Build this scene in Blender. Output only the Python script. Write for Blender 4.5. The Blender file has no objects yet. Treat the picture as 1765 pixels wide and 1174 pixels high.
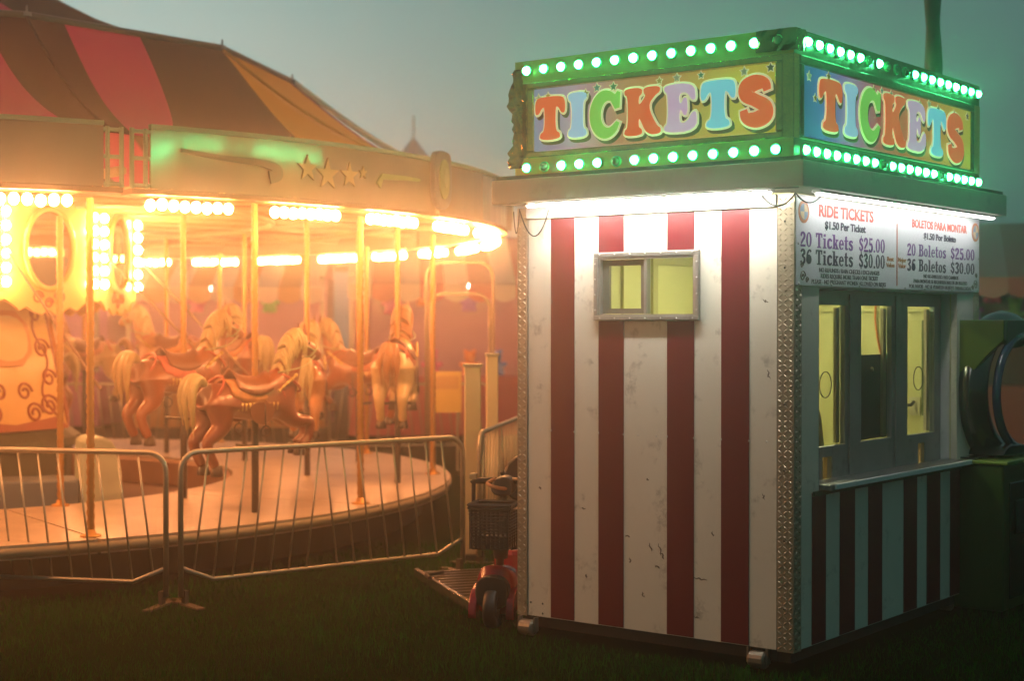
import bpy, bmesh, math, random
import numpy as np
from mathutils import Vector, Matrix
random.seed(7)
rng = np.random.default_rng(7)
PI = math.pi
R_ = math.radians
scene = bpy.context.scene
col = scene.collection

# ------------------------------------------------------------------ camera
EYE = 1.9
cd = bpy.data.cameras.new('camera')
cam = bpy.data.objects.new('camera', cd)
col.objects.link(cam)
cd.sensor_width = 36.0
cd.lens = 2710 / 1765 * 36
cam.location = (0, 0, EYE)
cam.rotation_euler = (PI / 2 - math.atan(30 / 2710), 0, 0)
cd.clip_start = 0.05
cd.clip_end = 2000
cd.dof.use_dof = True
cd.dof.focus_distance = 8.9
cd.dof.aperture_fstop = 1.5
scene.camera = cam

# ------------------------------------------------------------------ sky, sun, exposure
SUN_EL, SUN_AZ = 3.0, -16.0      # low sun behind the haze; azimuth clockwise from +Y
w = bpy.data.worlds.new('World')
scene.world = w
w.use_nodes = True
nt = w.node_tree
nt.nodes.clear()
sky = nt.nodes.new('ShaderNodeTexSky')
sky.sky_type = 'NISHITA'
sky.sun_disc = False
sky.sun_elevation = R_(SUN_EL)
sky.sun_rotation = R_(SUN_AZ)
sky.air_density = 2.0
sky.dust_density = 6.0
hs = nt.nodes.new('ShaderNodeHueSaturation')
hs.inputs['Saturation'].default_value = 0.30
tint = nt.nodes.new('ShaderNodeMix')
tint.data_type = 'RGBA'
tint.blend_type = 'MULTIPLY'
tint.inputs[0].default_value = 1.0
tint.inputs[7].default_value = (0.56, 0.94, 0.98, 1)
bgn = nt.nodes.new('ShaderNodeBackground')
bgn.inputs[1].default_value = 0.06
dome = nt.nodes.new('ShaderNodeBackground')       # even foggy dusk over the whole dome
dome.inputs[0].default_value = (0.028, 0.082, 0.076, 1)
dome.inputs[1].default_value = 1.0
addw = nt.nodes.new('ShaderNodeAddShader')
wo = nt.nodes.new('ShaderNodeOutputWorld')
nt.links.new(sky.outputs[0], hs.inputs['Color'])
nt.links.new(hs.outputs[0], tint.inputs[6])
nt.links.new(tint.outputs[2], bgn.inputs[0])
nt.links.new(bgn.outputs[0], addw.inputs[0])
nt.links.new(dome.outputs[0], addw.inputs[1])
nt.links.new(addw.outputs[0], wo.inputs[0])

sd = bpy.data.lights.new('sun', 'SUN')
sd.energy = 0.04
sd.angle = R_(20)
sd.color = (1.0, 0.93, 0.85)
so = bpy.data.objects.new('sun', sd)
col.objects.link(so)
so.rotation_euler = (R_(90 - SUN_EL), 0, R_(180 - SUN_AZ))

scene.view_settings.view_transform = 'Standard'
scene.view_settings.look = 'None'
scene.view_settings.exposure = 0.0
scene.view_settings.gamma = 1.0
scene.cycles.use_denoising = True
scene.cycles.max_bounces = 6
scene.cycles.volume_bounces = 1
scene.cycles.transparent_max_bounces = 12
scene.cycles.sample_clamp_indirect = 4.0
scene.cycles.use_light_tree = True

# strengths of the lamps the place has
WARM = (1.0, 0.375, 0.115)
S_WARM = 215.0
S_GREEN = 75.0
S_STRIP = 98.0
S_INSIDE = 120.0
HAZE_DENSITY = 0.0105

# ------------------------------------------------------------------ materials
_mats = {}

def mat(name, c=(.5, .5, .5), rough=.5, metal=0., em=None, ems=0., bump=0., bs=60., var=0., vs=6.,
        coat=0., spec=.5, dirt=0., dirt_c=(.06, .05, .04), ds=3., trans=0., sheen=0., alpha=1.):
    if name in _mats:
        return _mats[name]
    m = bpy.data.materials.new(name)
    m.use_nodes = True
    n = m.node_tree
    b = n.nodes['Principled BSDF']
    b.inputs['Base Color'].default_value = (*c, 1)
    b.inputs['Roughness'].default_value = rough
    b.inputs['Metallic'].default_value = metal
    b.inputs['Specular IOR Level'].default_value = spec
    b.inputs['Coat Weight'].default_value = coat
    b.inputs['Coat Roughness'].default_value = .12
    b.inputs['Transmission Weight'].default_value = trans
    b.inputs['Alpha'].default_value = alpha
    if em:
        b.inputs['Emission Color'].default_value = (*em, 1)
        b.inputs['Emission Strength'].default_value = ems
    tc = n.nodes.new('ShaderNodeTexCoord')
    last = None
    if var > 0:
        no = n.nodes.new('ShaderNodeTexNoise')
        no.inputs['Scale'].default_value = vs
        no.inputs['Detail'].default_value = 6
        n.links.new(tc.outputs['Object'], no.inputs['Vector'])
        mx = n.nodes.new('ShaderNodeMix')
        mx.data_type = 'RGBA'
        mx.inputs[6].default_value = (*[v * (1 - var) for v in c], 1)
        mx.inputs[7].default_value = (*[min(1, v * (1 + var)) for v in c], 1)
        n.links.new(no.outputs['Fac'], mx.inputs[0])
        last = mx.outputs[2]
    if dirt > 0:
        no = n.nodes.new('ShaderNodeTexNoise')
        no.inputs['Scale'].default_value = ds
        no.inputs['Detail'].default_value = 10
        no.inputs['Roughness'].default_value = .72
        n.links.new(tc.outputs['Object'], no.inputs['Vector'])
        rp = n.nodes.new('ShaderNodeValToRGB')
        rp.color_ramp.elements[0].position = .56
        rp.color_ramp.elements[1].position = .74
        rp.color_ramp.elements[0].color = (0, 0, 0, 1)
        rp.color_ramp.elements[1].color = (dirt, dirt, dirt, 1)
        n.links.new(no.outputs['Fac'], rp.inputs[0])
        mx = n.nodes.new('ShaderNodeMix')
        mx.data_type = 'RGBA'
        mx.inputs[6].default_value = (*c, 1)
        mx.inputs[7].default_value = (*dirt_c, 1)
        if last:
            n.links.new(last, mx.inputs[6])
        n.links.new(rp.outputs[0], mx.inputs[0])
        last = mx.outputs[2]
    if last:
        n.links.new(last, b.inputs['Base Color'])
    if bump > 0:
        no = n.nodes.new('ShaderNodeTexNoise')
        no.inputs['Scale'].default_value = bs
        no.inputs['Detail'].default_value = 4
        n.links.new(tc.outputs['Object'], no.inputs['Vector'])
        bp = n.nodes.new('ShaderNodeBump')
        bp.inputs['Strength'].default_value = bump
        bp.inputs['Distance'].default_value = .01
        n.links.new(no.outputs['Fac'], bp.inputs['Height'])
        n.links.new(bp.outputs[0], b.inputs['Normal'])
    _mats[name] = m
    return m

def emat(name, c, s):
    if name in _mats:
        return _mats[name]
    m = bpy.data.materials.new(name)
    m.use_nodes = True
    n = m.node_tree
    n.nodes.clear()
    e = n.nodes.new('ShaderNodeEmission')
    e.inputs[0].default_value = (*c, 1)
    e.inputs[1].default_value = s
    o = n.nodes.new('ShaderNodeOutputMaterial')
    n.links.new(e.outputs[0], o.inputs[0])
    _mats[name] = m
    return m

def glass(name, tintc=(.92, .97, .95), refl=.10):
    """thin pane: mostly clear, mirror-like sheen"""
    m = bpy.data.materials.new(name)
    m.use_nodes = True
    n = m.node_tree
    n.nodes.clear()
    t = n.nodes.new('ShaderNodeBsdfTransparent')
    t.inputs[0].default_value = (*tintc, 1)
    g = n.nodes.new('ShaderNodeBsdfGlossy')
    g.inputs['Roughness'].default_value = .04
    mx = n.nodes.new('ShaderNodeMixShader')
    mx.inputs[0].default_value = refl
    o = n.nodes.new('ShaderNodeOutputMaterial')
    n.links.new(t.outputs[0], mx.inputs[1])
    n.links.new(g.outputs[0], mx.inputs[2])
    n.links.new(mx.outputs[0], o.inputs[0])
    return m

def rampmat(name, stops, axis, lo, hi, ems=.3, rough=.35):
    """printed, back-lit sign film: colour runs along one object axis"""
    m = bpy.data.materials.new(name)
    m.use_nodes = True
    n = m.node_tree
    b = n.nodes['Principled BSDF']
    tc = n.nodes.new('ShaderNodeTexCoord')
    sp = n.nodes.new('ShaderNodeSeparateXYZ')
    mr = n.nodes.new('ShaderNodeMapRange')
    mr.inputs['From Min'].default_value = lo
    mr.inputs['From Max'].default_value = hi
    rp = n.nodes.new('ShaderNodeValToRGB')
    els = rp.color_ramp.elements
    while len(els) < len(stops):
        els.new(.5)
    for e, (p, c) in zip(els, stops):
        e.position = p
        e.color = (*c, 1)
    n.links.new(tc.outputs['Object'], sp.inputs[0])
    n.links.new(sp.outputs[axis], mr.inputs['Value'])
    n.links.new(mr.outputs[0], rp.inputs[0])
    n.links.new(rp.outputs[0], b.inputs['Base Color'])
    n.links.new(rp.outputs[0], b.inputs['Emission Color'])
    b.inputs['Emission Strength'].default_value = ems
    b.inputs['Roughness'].default_value = rough
    return m

# ------------------------------------------------------------------ mesh helpers
class MB:
    def __init__(s):
        s.v = []
        s.f = []

    def add(s, vs, fs):
        o = len(s.v)
        s.v += [tuple(p) for p in vs]
        s.f += [tuple(i + o for i in f) for f in fs]
        return s

    def box(s, x0, x1, y0, y1, z0, z1):
        return s.add([(x0, y0, z0), (x1, y0, z0), (x1, y1, z0), (x0, y1, z0),
                      (x0, y0, z1), (x1, y0, z1), (x1, y1, z1), (x0, y1, z1)],
                     [(0, 3, 2, 1), (4, 5, 6, 7), (0, 1, 5, 4), (1, 2, 6, 5), (2, 3, 7, 6), (3, 0, 4, 7)])

    def tube(s, path, r, n=8, closed=False, caps=True):
        P = [Vector(p) for p in path]
        rr = r if isinstance(r, (list, tuple)) else [r] * len(P)
        N = len(P)
        vs, fs = [], []
        up = None
        for i, p in enumerate(P):
            if closed:
                d = P[(i + 1) % N] - P[i - 1]
            else:
                d = P[min(i + 1, N - 1)] - P[max(i - 1, 0)]
            d.normalize()
            if up is None:
                a = Vector((0, 0, 1)) if abs(d.z) < .9 else Vector((1, 0, 0))
                up = a
            x = up - d * up.dot(d)
            if x.length < 1e-5:
                x = d.orthogonal()
            x.normalize()
            up = x
            y = d.cross(x)
            for k in range(n):
                a = 2 * PI * k / n
                vs.append(p + (x * math.cos(a) + y * math.sin(a)) * rr[i])
        M = N if closed else N - 1
        for i in range(M):
            j = (i + 1) % N
            for k in range(n):
                l = (k + 1) % n
                fs.append((i * n + k, i * n + l, j * n + l, j * n + k))
        if caps and not closed:
            fs.append(tuple(range(n - 1, -1, -1)))
            fs.append(tuple((N - 1) * n + k for k in range(n)))
        return s.add(vs, fs)

    def lathe(s, prof, n=12, c=(0, 0, 0), axis='z', a0=0, a1=2 * PI):
        full = abs(a1 - a0 - 2 * PI) < 1e-6
        m = n if full else n + 1
        vs, fs = [], []
        for i in range(m):
            a = a0 + (a1 - a0) * i / n
            ca, sa = math.cos(a), math.sin(a)
            for r, z in prof:
                q = (r * ca, r * sa, z)
                if axis == 'x':
                    q = (z, r * ca, r * sa)
                elif axis == 'y':
                    q = (r * sa, z, r * ca)
                vs.append((q[0] + c[0], q[1] + c[1], q[2] + c[2]))
        k = len(prof)
        for i in range(n):
            j = (i + 1) % m
            for q in range(k - 1):
                fs.append((i * k + q, j * k + q, j * k + q + 1, i * k + q + 1))
        return s.add(vs, fs)

    def ball(s, c, r, n=10, m=6, sc=(1, 1, 1)):
        vs = [(c[0], c[1], c[2] + r * sc[2])]
        for i in range(1, m):
            t = PI * i / m
            for k in range(n):
                a = 2 * PI * k / n
                vs.append((c[0] + r * sc[0] * math.sin(t) * math.cos(a), c[1] + r * sc[1] * math.sin(t) * math.sin(a),
                           c[2] + r * sc[2] * math.cos(t)))
        vs.append((c[0], c[1], c[2] - r * sc[2]))
        fs = []
        for k in range(n):
            fs.append((0, 1 + k, 1 + (k + 1) % n))
        for i in range(m - 2):
            for k in range(n):
                a, b = 1 + i * n + k, 1 + i * n + (k + 1) % n
                fs.append((a, a + n, b + n, b))
        L = len(vs) - 1
        o = 1 + (m - 2) * n
        for k in range(n):
            fs.append((L, o + (k + 1) % n, o + k))
        return s.add(vs, fs)

    def prism(s, poly, fn, d0, d1):
        """poly: 2-D outline; fn(a, b, depth) -> xyz"""
        n = len(poly)
        vs = [fn(a, b, d0) for a, b in poly] + [fn(a, b, d1) for a, b in poly]
        fs = [tuple(range(n - 1, -1, -1)), tuple(range(n, 2 * n))]
        for i in range(n):
            j = (i + 1) % n
            fs.append((i, j, n + j, n + i))
        return s.add(vs, fs)

    def mesh(s, name='piece', smooth=False):
        me = bpy.data.meshes.new(name)
        me.from_pydata(s.v, [], s.f)
        me.update()
        bm = bmesh.new()
        bm.from_mesh(me)
        bmesh.ops.recalc_face_normals(bm, faces=bm.faces)
        bm.to_mesh(me)
        bm.free()
        if smooth:
            me.shade_smooth()
        return me

    def build(s, name, m, parent=None, smooth=False, loc=None, rot=None, bevel=0):
        o = link(name, s.mesh(name, smooth), m, parent, loc, rot)
        if bevel:
            bv = o.modifiers.new('bevel', 'BEVEL')
            bv.width = bevel
            bv.segments = 2
            bv.limit_method = 'ANGLE'
        return o

def link(name, me, m=None, parent=None, loc=None, rot=None):
    o = bpy.data.objects.new(name, me)
    col.objects.link(o)
    if m is not None and me is not None:
        if not me.materials:
            me.materials.append(m)
        elif me.materials[0] is not m:
            o.material_slots[0].link = 'OBJECT'
            o.material_slots[0].material = m
    if parent:
        o.parent = parent
    if loc:
        o.location = loc
    if rot is not None:
        o.rotation_euler = rot if isinstance(rot, (tuple, list)) else (0, 0, rot)
    return o

def tag(o, label=None, cat=None, group=None, kind=None):
    if label:
        o['label'] = label
    if cat:
        o['category'] = cat
    if group:
        o['group'] = group
    if kind:
        o['kind'] = kind
    return o

def thing(name, label, cat, loc=(0, 0, 0), rz=0, group=None):
    o = bpy.data.objects.new(name, None)
    o.empty_display_size = .2
    col.objects.link(o)
    o.location = loc
    o.rotation_euler = (0, 0, rz)
    return tag(o, label, cat, group)

def chaikin(p, it=2):
    for _ in range(it):
        q = []
        for i in range(len(p)):
            a, b = p[i], p[(i + 1) % len(p)]
            q.append((a[0] * .75 + b[0] * .25, a[1] * .75 + b[1] * .25))
            q.append((a[0] * .25 + b[0] * .75, a[1] * .25 + b[1] * .75))
        p = q
    return p

def catmull(P, k=8, closed=False):
    P = [np.array(p, float) for p in P]
    n = len(P)
    out = []
    for i in range(n if closed else n - 1):
        if closed:
            a, b, c, d = P[i - 1], P[i], P[(i + 1) % n], P[(i + 2) % n]
        else:
            a, b, c, d = P[max(i - 1, 0)], P[i], P[i + 1], P[min(i + 2, n - 1)]
        for t in np.linspace(0, 1, k, endpoint=False):
            out.append(.5 * ((2 * b) + (-a + c) * t + (2 * a - 5 * b + 4 * c - d) * t * t + (-a + 3 * b - 3 * c + d) * t ** 3))
    if not closed:
        out.append(P[-1])
    return [tuple(p) for p in out]

def ribbon(P, wd):
    """closed outline round a 2-D centre line with a width per point"""
    L, Rr = [], []
    n = len(P)
    for i in range(n):
        a = np.array(P[max(i - 1, 0)])
        b = np.array(P[min(i + 1, n - 1)])
        d = (b - a) / (np.linalg.norm(b - a) + 1e-9)
        nn = np.array([-d[1], d[0]])
        h = wd(i / (n - 1)) if callable(wd) else wd
        L.append(tuple(np.array(P[i]) + nn * h))
        Rr.append(tuple(np.array(P[i]) - nn * h))
    return L + Rr[::-1]

def curve_mesh(polys, extrude=.001, bevel=0.):
    """filled 2-D outlines -> mesh; bevel grows the outline"""
    cu = bpy.data.curves.new('outline', 'CURVE')
    cu.dimensions = '2D'
    cu.fill_mode = 'BOTH'
    cu.extrude = extrude
    cu.bevel_depth = bevel
    cu.bevel_resolution = 1
    for p in polys:
        s = cu.splines.new('POLY')
        s.points.add(len(p) - 1)
        for q, (a, b) in zip(s.points, p):
            q.co = (a, b, 0, 1)
        s.use_cyclic_u = True
    return to_mesh(cu)

def to_mesh(cu):
    o = bpy.data.objects.new('temp', cu)
    col.objects.link(o)
    dg = bpy.context.evaluated_depsgraph_get()
    me = bpy.data.meshes.new_from_object(o.evaluated_get(dg))
    bpy.data.objects.remove(o)
    bpy.data.curves.remove(cu)
    me.materials.clear()
    return me

def text_mesh(s, size, bold=.0, xs=1., align='CENTER', ext=.0008):
    cu = bpy.data.curves.new('lettering', 'FONT')
    cu.body = s
    cu.size = size
    cu.offset = bold
    cu.extrude = ext
    cu.align_x = align
    cu.resolution_u = 4
    me = to_mesh(cu)
    for v in me.vertices:
        v.co.x *= xs
    return me

# local frames for flat work on walls: text/outline x -> along the wall, y -> up, z -> out of the wall
ROT_LEFT = Matrix(((0, 0, -1), (-1, 0, 0), (0, 1, 0)))   # wall x = const facing -x; reading direction is -y
ROT_RIGHT = Matrix(((1, 0, 0), (0, 0, -1), (0, 1, 0)))   # wall y = const facing -y; reading direction is +x

# ------------------------------------------------------------------ ground
m_grass = mat('grass_ground', (.002, .010, .001), .95, spec=0., var=.6, vs=1.3, bump=.6, bs=40, dirt=.6, dirt_c=(.013, .009, .004), ds=.8)
b = MB()
NX, NY = 90, 90
gx = np.linspace(-1, 1, NX)
gx = np.sign(gx) * np.abs(gx) ** 2.2 * 120
gy = np.linspace(-1, 1, NY)
gy = 9 + np.sign(gy) * np.abs(gy) ** 2.2 * 120
vs, fs = [], []
for j in range(NY):
    for i in range(NX):
        z = -.012 + .010 * math.sin(gx[i] * 2.1 + gy[j]) * math.sin(gy[j] * 1.7 - gx[i] * .6)
        vs.append((gx[i], gy[j], z if abs(gx[i]) < 8 and 3 < gy[j] < 20 else -.012))
for j in range(NY - 1):
    for i in range(NX - 1):
        a = j * NX + i
        fs.append((a, a + 1, a + NX + 1, a + NX))
b.add(vs, fs)
ground = b.build('ground', m_grass, smooth=True)
tag(ground, 'dark trampled grass field under the fairground', 'ground', kind='structure')

# ------------------------------------------------------------------ ticket booth
BX, BY = 1.5174, 8.47
BA = R_(52.4)
booth = thing('ticket_booth', 'red and white striped ticket booth with green bulb marquee and lit windows', 'ticket booth', (BX, BY, 0), BA)
LW, RW = 1.866, 2.64          # left wall width (local y), right wall length (local x)
ZB, ZT = .12, 2.60
m_white = mat('booth_white_metal', (.76, .72, .63), .42, var=.07, vs=2.5, bump=.22, bs=260, dirt=.75, dirt_c=(.16, .13, .10), ds=5.5)
m_red = mat('booth_red_vinyl', (.14, .003, .013), .38, var=.10, vs=3, bump=.18, bs=260, dirt=.35, dirt_c=(.12, .02, .02), ds=6)
m_fascia = mat('fascia_paint', (.66, .64, .54), .45, var=.08, vs=3, bump=.05, bs=90, dirt=.35, ds=4)
m_alu = mat('window_aluminium', (.42, .42, .40), .38, .75, var=.15, vs=8, dirt=.4, ds=9)
m_dark = mat('dark_underframe', (.012, .012, .013), .7, var=.3)
m_cream = mat('booth_inside_paint', (.66, .62, .26), .6, var=.05, vs=3)
m_tread = mat('tread_plate', (.46, .38, .28), .36, .45, var=.25, vs=9, dirt=.5, ds=12)
m_gold = mat('gold_foil_frame', (.75, .52, .16), .22, .95, var=.2, vs=7, bump=.5, bs=22)
m_rivet = mat('rivet_steel', (.6, .6, .58), .3, .9)
m_blackgap = mat('black_rubber', (.015, .015, .015), .7)

def wall_with_hole(axis, a0, a1, d0, d1, h):
    """axis 'y': wall spans local y (left wall); axis 'x': spans local x. h = hole (a0, a1, z0, z1) or None"""
    b = MB()
    def bx(p, q, z0, z1):
        if axis == 'y':
            b.box(d0, d1, p, q, z0, z1)
        else:
            b.box(p, q, d0, d1, z0, z1)
    if h is None:
        bx(a0, a1, ZB, ZT)
    else:
        bx(a0, h[0], ZB, ZT)
        bx(h[1], a1, ZB, ZT)
        bx(h[0], h[1], ZB, h[2])
        bx(h[0], h[1], h[3], ZT)
    return b

LH = (.60, 1.27, 1.94, 2.29)       # left window hole
RH = (.30, 2.28, 1.0, 2.09)        # service window hole
wl = wall_with_hole('y', 0, LW, 0, .04, LH).build('wall_panel', m_white, booth)
wr = wall_with_hole('x', .04, RW, 0, .04, RH).build('wall_panel', m_white, booth)
wb = wall_with_hole('y', .04, LW - .04, RW - .04, RW, None).build('wall_panel', m_white, booth)
wk = wall_with_hole('x', .04, RW, LW - .04, LW, None).build('wall_panel', m_white, booth)

# red stripes, each a sheet 2 mm proud of the wall
SL = [(1.446, 1.618), (1.095, 1.271), (.621, .798), (.270, .445)]
for i, (a, c) in enumerate(SL):
    segs = [(ZB + .004, 2.53)] if i in (0, 3) else [(ZB + .004, 1.913), (2.315, 2.53)]
    for z0, z1 in segs:
        MB().box(-.003, .001, a, c, z0, z1).build('stripe', m_red, wl)
SR = [(.216, .386), (.561, .757), (.936, 1.129), (1.439, 1.64), (1.793, 2.006), (2.169, 2.365)]
for a, c in SR:
    MB().box(a, c, -.003, .001, ZB + .004, .963).build('stripe', m_red, wr)
for k in range(7):
    a = .14 + k * .365
    MB().box(a, a + .19, LW - .001, LW + .003, ZB + .004, 2.53).build('stripe', m_red, wk)
# seams between the white sheets, rivet row
for yy in (1.792, .098):
    MB().box(-.002, .0008, yy - .0015, yy + .0015, ZB, 2.53).build('seam', m_blackgap, wl)
rv = MB().lathe([(0, -.005), (.004, -.004), (.006, 0)], 8, axis='x').mesh('rivet', True)
for y in [1.70, 1.618, 1.446, 1.271, 1.095, .995, .87, .798, .621, .445, .27, .16]:
    link('rivet', rv, m_rivet, wl, (-.003, y, 1.252))
for y, z in [(1.77, .20), (1.68, .20), (1.68, .14)]:
    link('rivet', rv, m_blackgap, wl, (-.001, y, z))
# scuffs and scrapes on the lower wall
m_scuff = mat('scuff_dark', (.13, .10, .07), .7, var=.5, vs=40)
random.seed(11)
for y, z, ln, an in ((1.065, .66, .035, .2), (.91, .61, .05, 1.1), (.86, .50, .04, .4), (.845, .60, .07, 1.3), (.58, .46, .08, .1), (.83, .57, .045, 1.2), (1.05, .52, .03, 1.5), (.72, .30, .02, .5), (.18, .95, .03, 1.4),
                      (.50, .72, .03, 1.0), (1.38, .80, .025, .3), (1.70, .90, .02, .9), (.15, 1.62, .05, 1.35), (.17, 2.02, .03, .6), (.96, .33, .03, 1.2), (.60, .24, .025, .2), (.93, 1.0, .015, .8), (1.36, .40, .02, 1.2)):
    P = [(y + ln * (t - .5) * math.cos(an) + .006 * math.sin(9 * t + y * 30), z + ln * (t - .5) * math.sin(an) + .004 * math.sin(13 * t)) for t in np.linspace(0, 1, 7)]
    MB().prism(ribbon(P, lambda t: .0012 + .0038 * math.sin(PI * t) * (.5 + .5 * random.random())), lambda a, c, d: (-d, a, c), .0003, .0012).build('scuff', m_scuff, wl)
# top white band above the stripes
MB().box(-.022, -.002, .10, 1.79, 2.532, 2.597).build('header_band', mat('header_white', (.72, .71, .69), .4, dirt=.2), wl)

# tread plate corner trims, raised lozenges modelled
def tread(b, fn, wd, z0, z1):
    """plate on a face: fn(a, z, out)"""
    q = [(0, z0), (wd, z0), (wd, z1), (0, z1)]
    b.prism(q, fn, 0, .003)
    pitch = .038
    z = z0 + .02
    r = 0
    while z < z1 - .02:
        nn = max(2, int(wd / .030))
        for k in range(nn):
            a = (k + .5) * wd / nn
            sg = 1 if (r + k) % 2 else -1
            L, W = .0165, .0050
            c, s = .78, .62 * sg
            pts = [(a - L * c, z - L * s), (a + W * s, z - W * c), (a + L * c, z + L * s), (a - W * s, z + W * c)]
            o = len(b.v)
            b.v += [fn(p, q_, .003) for p, q_ in pts] + [fn(a, z, .0085)]
            b.f += [(o, o + 1, o + 4), (o + 1, o + 2, o + 4), (o + 2, o + 3, o + 4), (o + 3, o, o + 4)]
        z += pitch * .72
        r += 1

def trim(fns, name='corner_trim'):
    b = MB()
    for fn, wd in fns:
        tread(b, fn, wd, ZB - .005, ZT)
    return b.build(name, m_tread, booth)

near = trim([(lambda a, z, o: (-.004 - o, a - .0045, z), .098), (lambda a, z, o: (a - .0045, -.004 - o, z), .085)])
trim([(lambda a, z, o: (-.004 - o, LW - .07 + a, z), .072)])
trim([(lambda a, z, o: (RW - .09 + a, -.004 - o, z), .092)])
for z in (.35, .72, 1.1, 1.46, 1.82, 2.2, 2.45):
    link('rivet', rv, m_blackgap, near, (-.009, .05, z))

# floor, ceiling and underframe
MB().box(.041, RW - .041, .041, LW - .041, ZB, ZB + .04).build('floor_board', mat('floor_ply', (.2, .14, .08), .7), booth)
b = MB().box(.03, RW - .03, .03, .11, .05, ZB - .002).box(.03, RW - .03, LW - .11, LW - .03, .05, ZB - .002)
b.box(.03, .11, .112, LW - .112, .05, ZB - .002).box(RW - .11, RW - .03, .112, LW - .112, .05, ZB - .002)
b.build('underframe', m_dark, booth)
for (x, y) in ((-.02, LW - .09), (.02, .22), (RW - .3, .1)):
    b = MB().lathe([(.0, -.05), (.042, -.05), (.05, -.04), (.05, .04), (.042, .05), (0, .05)], 14, (0, 0, .05), 'y')
    b.box(-.02, .02, -.065, -.052, .03, .115).box(-.02, .02, .052, .065, .03, .115)
    b.build('jack_roller', mat('roller_steel', (.25, .22, .18), .5, .6, dirt=.5), booth, smooth=False, loc=(x, y, 0))

# roof slab with fascia
OA, OB = .25, .185
roof = MB().box(-OA, RW + .03, -OB, LW + .012, 2.612, 2.752).build('roof', m_fascia, booth, bevel=.006)
MB().box(-OA + .02, RW + .01, -OB + .02, LW - .01, 2.752, 2.775).build('roof_sheet', m_dark, booth)
MB().box(-OA - .002, -OA + .004, -OB + .03, LW - .02, 2.604, 2.611).build('drip_edge', m_alu, roof)
# inside ceiling (soffit board closes the top)
MB().box(.041, RW - .041, .041, LW - .041, 2.55, 2.61).build('ceiling_board', m_cream, booth)
inner = MB()
inner.box(.041, .05, .05, LH[0] - .001, ZB + .04, 2.55).box(.041, .05, LH[1] + .001, LW - .05, ZB + .04, 2.55)
inner.box(.041, .05, LH[0] - .001, LH[1] + .001, ZB + .04, LH[2]).box(.041, .05, LH[0] - .001, LH[1] + .001, LH[3], 2.55)
inner.box(.05, RH[0], .041, .05, ZB + .04, 2.55).box(RH[1], RW - .05, .041, .05, ZB + .04, 2.55)
inner.box(RW - .05, RW - .041, .041, LW - .05, ZB + .04, 2.55).box(.041, RW - .041, LW - .05, LW - .041, ZB + .04, 2.55)
inner.build('inside_lining', m_cream, booth)

# light strips under the overhang (they wash the top of the walls)
m_strip = emat('light_strip', (1.0, .96, .84), S_STRIP)
m_strip2 = emat('light_strip_dim', (1.0, .95, .92), S_STRIP * .20)
hold = MB().box(-.215, -.160, .03, LW - .20, 2.598, 2.6115).build('light_fixture', m_alu, booth)
MB().box(-.208, -.167, .05, LW - .22, 2.588, 2.5975).build('light_strip', m_strip, hold)
hold = MB().box(.02, RW - .05, -.150, -.095, 2.598, 2.6115).build('light_fixture', m_alu, booth)
MB().box(.05, RW - .08, -.143, -.102, 2.588, 2.5975).build('light_strip', m_strip2, hold)

# sagging wires at the eaves
m_wire = mat('black_wire', (.02, .02, .02), .5)
def sag(p, q, d, n=12):
    p, q = Vector(p), Vector(q)
    return [p.lerp(q, t) - Vector((0, 0, d * 4 * t * (1 - t))) for t in np.linspace(0, 1, n)]
MB().tube(sag((-.12, .14, 2.60), (-.02, -.02, 2.60), .07) + sag((-.02, -.02, 2.60), (.14, -.10, 2.60), .05)[1:], .0045, 6).build('wire', m_wire, booth, True)
MB().tube(sag((-.02, 1.62, 2.58), (-.05, 1.82, 2.59), .16) + sag((-.05, 1.82, 2.59), (-.03, 1.88, 2.58), .14)[1:], .004, 6).build('wire', m_wire, booth, True)

# --- small sliding window on the left wall
m_glass = glass('window_glass')
win = MB()
y0, y1, z0, z1 = .578, 1.292, 1.916, 2.312
fr = .028
for bx in ((y0, y1, z1 - fr, z1), (y0, y1, z0, z0 + fr), (y0, y0 + fr, z0 + fr, z1 - fr), (y1 - fr, y1, z0 + fr, z1 - fr)):
    win.box(-.026, -.0035, *bx)
win = win.build('window', m_alu, booth, bevel=.003)
b = MB()
b.box(-.02, .05, y0 + .028, y0 + .04, z0 + .028, z1 - .028).box(-.02, .05, y1 - .04, y1 - .028, z0 + .028, z1 - .028)
b.box(-.02, .05, y0 + .04, y1 - .04, z1 - .04, z1 - .028).box(-.02, .05, y0 + .04, y1 - .04, z0 + .028, z0 + .036)
b.build('window_track', m_alu, win)
b = MB().box(-.012, .03, .932, .95, z0 + .037, z1 - .041)
b.build('mullion', m_alu, win)
sash = MB()
for bx in ((.952, 1.25, 2.235, 2.268), (.952, 1.25, 1.955, 1.985), (.952, .985, 1.985, 2.235), (1.205, 1.25, 1.985, 2.235)):
    sash.box(.012, .034, *bx)
sash.build('sash', mat('sash_bronze', (.22, .20, .16), .45, .6, dirt=.4), win)
MB().box(.020, .024, .984, 1.206, 1.984, 2.236).build('pane', m_glass, win)
MB().box(.006, .010, .62, .931, 1.954, 2.271).build('pane', m_glass, win)
for k in range(7):
    link('screw', rv, m_rivet, win, (-.027, y0 + .04 + k * .105, z1 - .012))
    link('screw', rv, m_rivet, win, (-.027, y0 + .04 + k * .105, z0 + .012))
for k in range(4):
    link('screw', rv, m_rivet, win, (-.027, y0 + .012, z0 + .06 + k * .09))
    link('screw', rv, m_rivet, win, (-.027, y1 - .012, z0 + .06 + k * .09))

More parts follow.
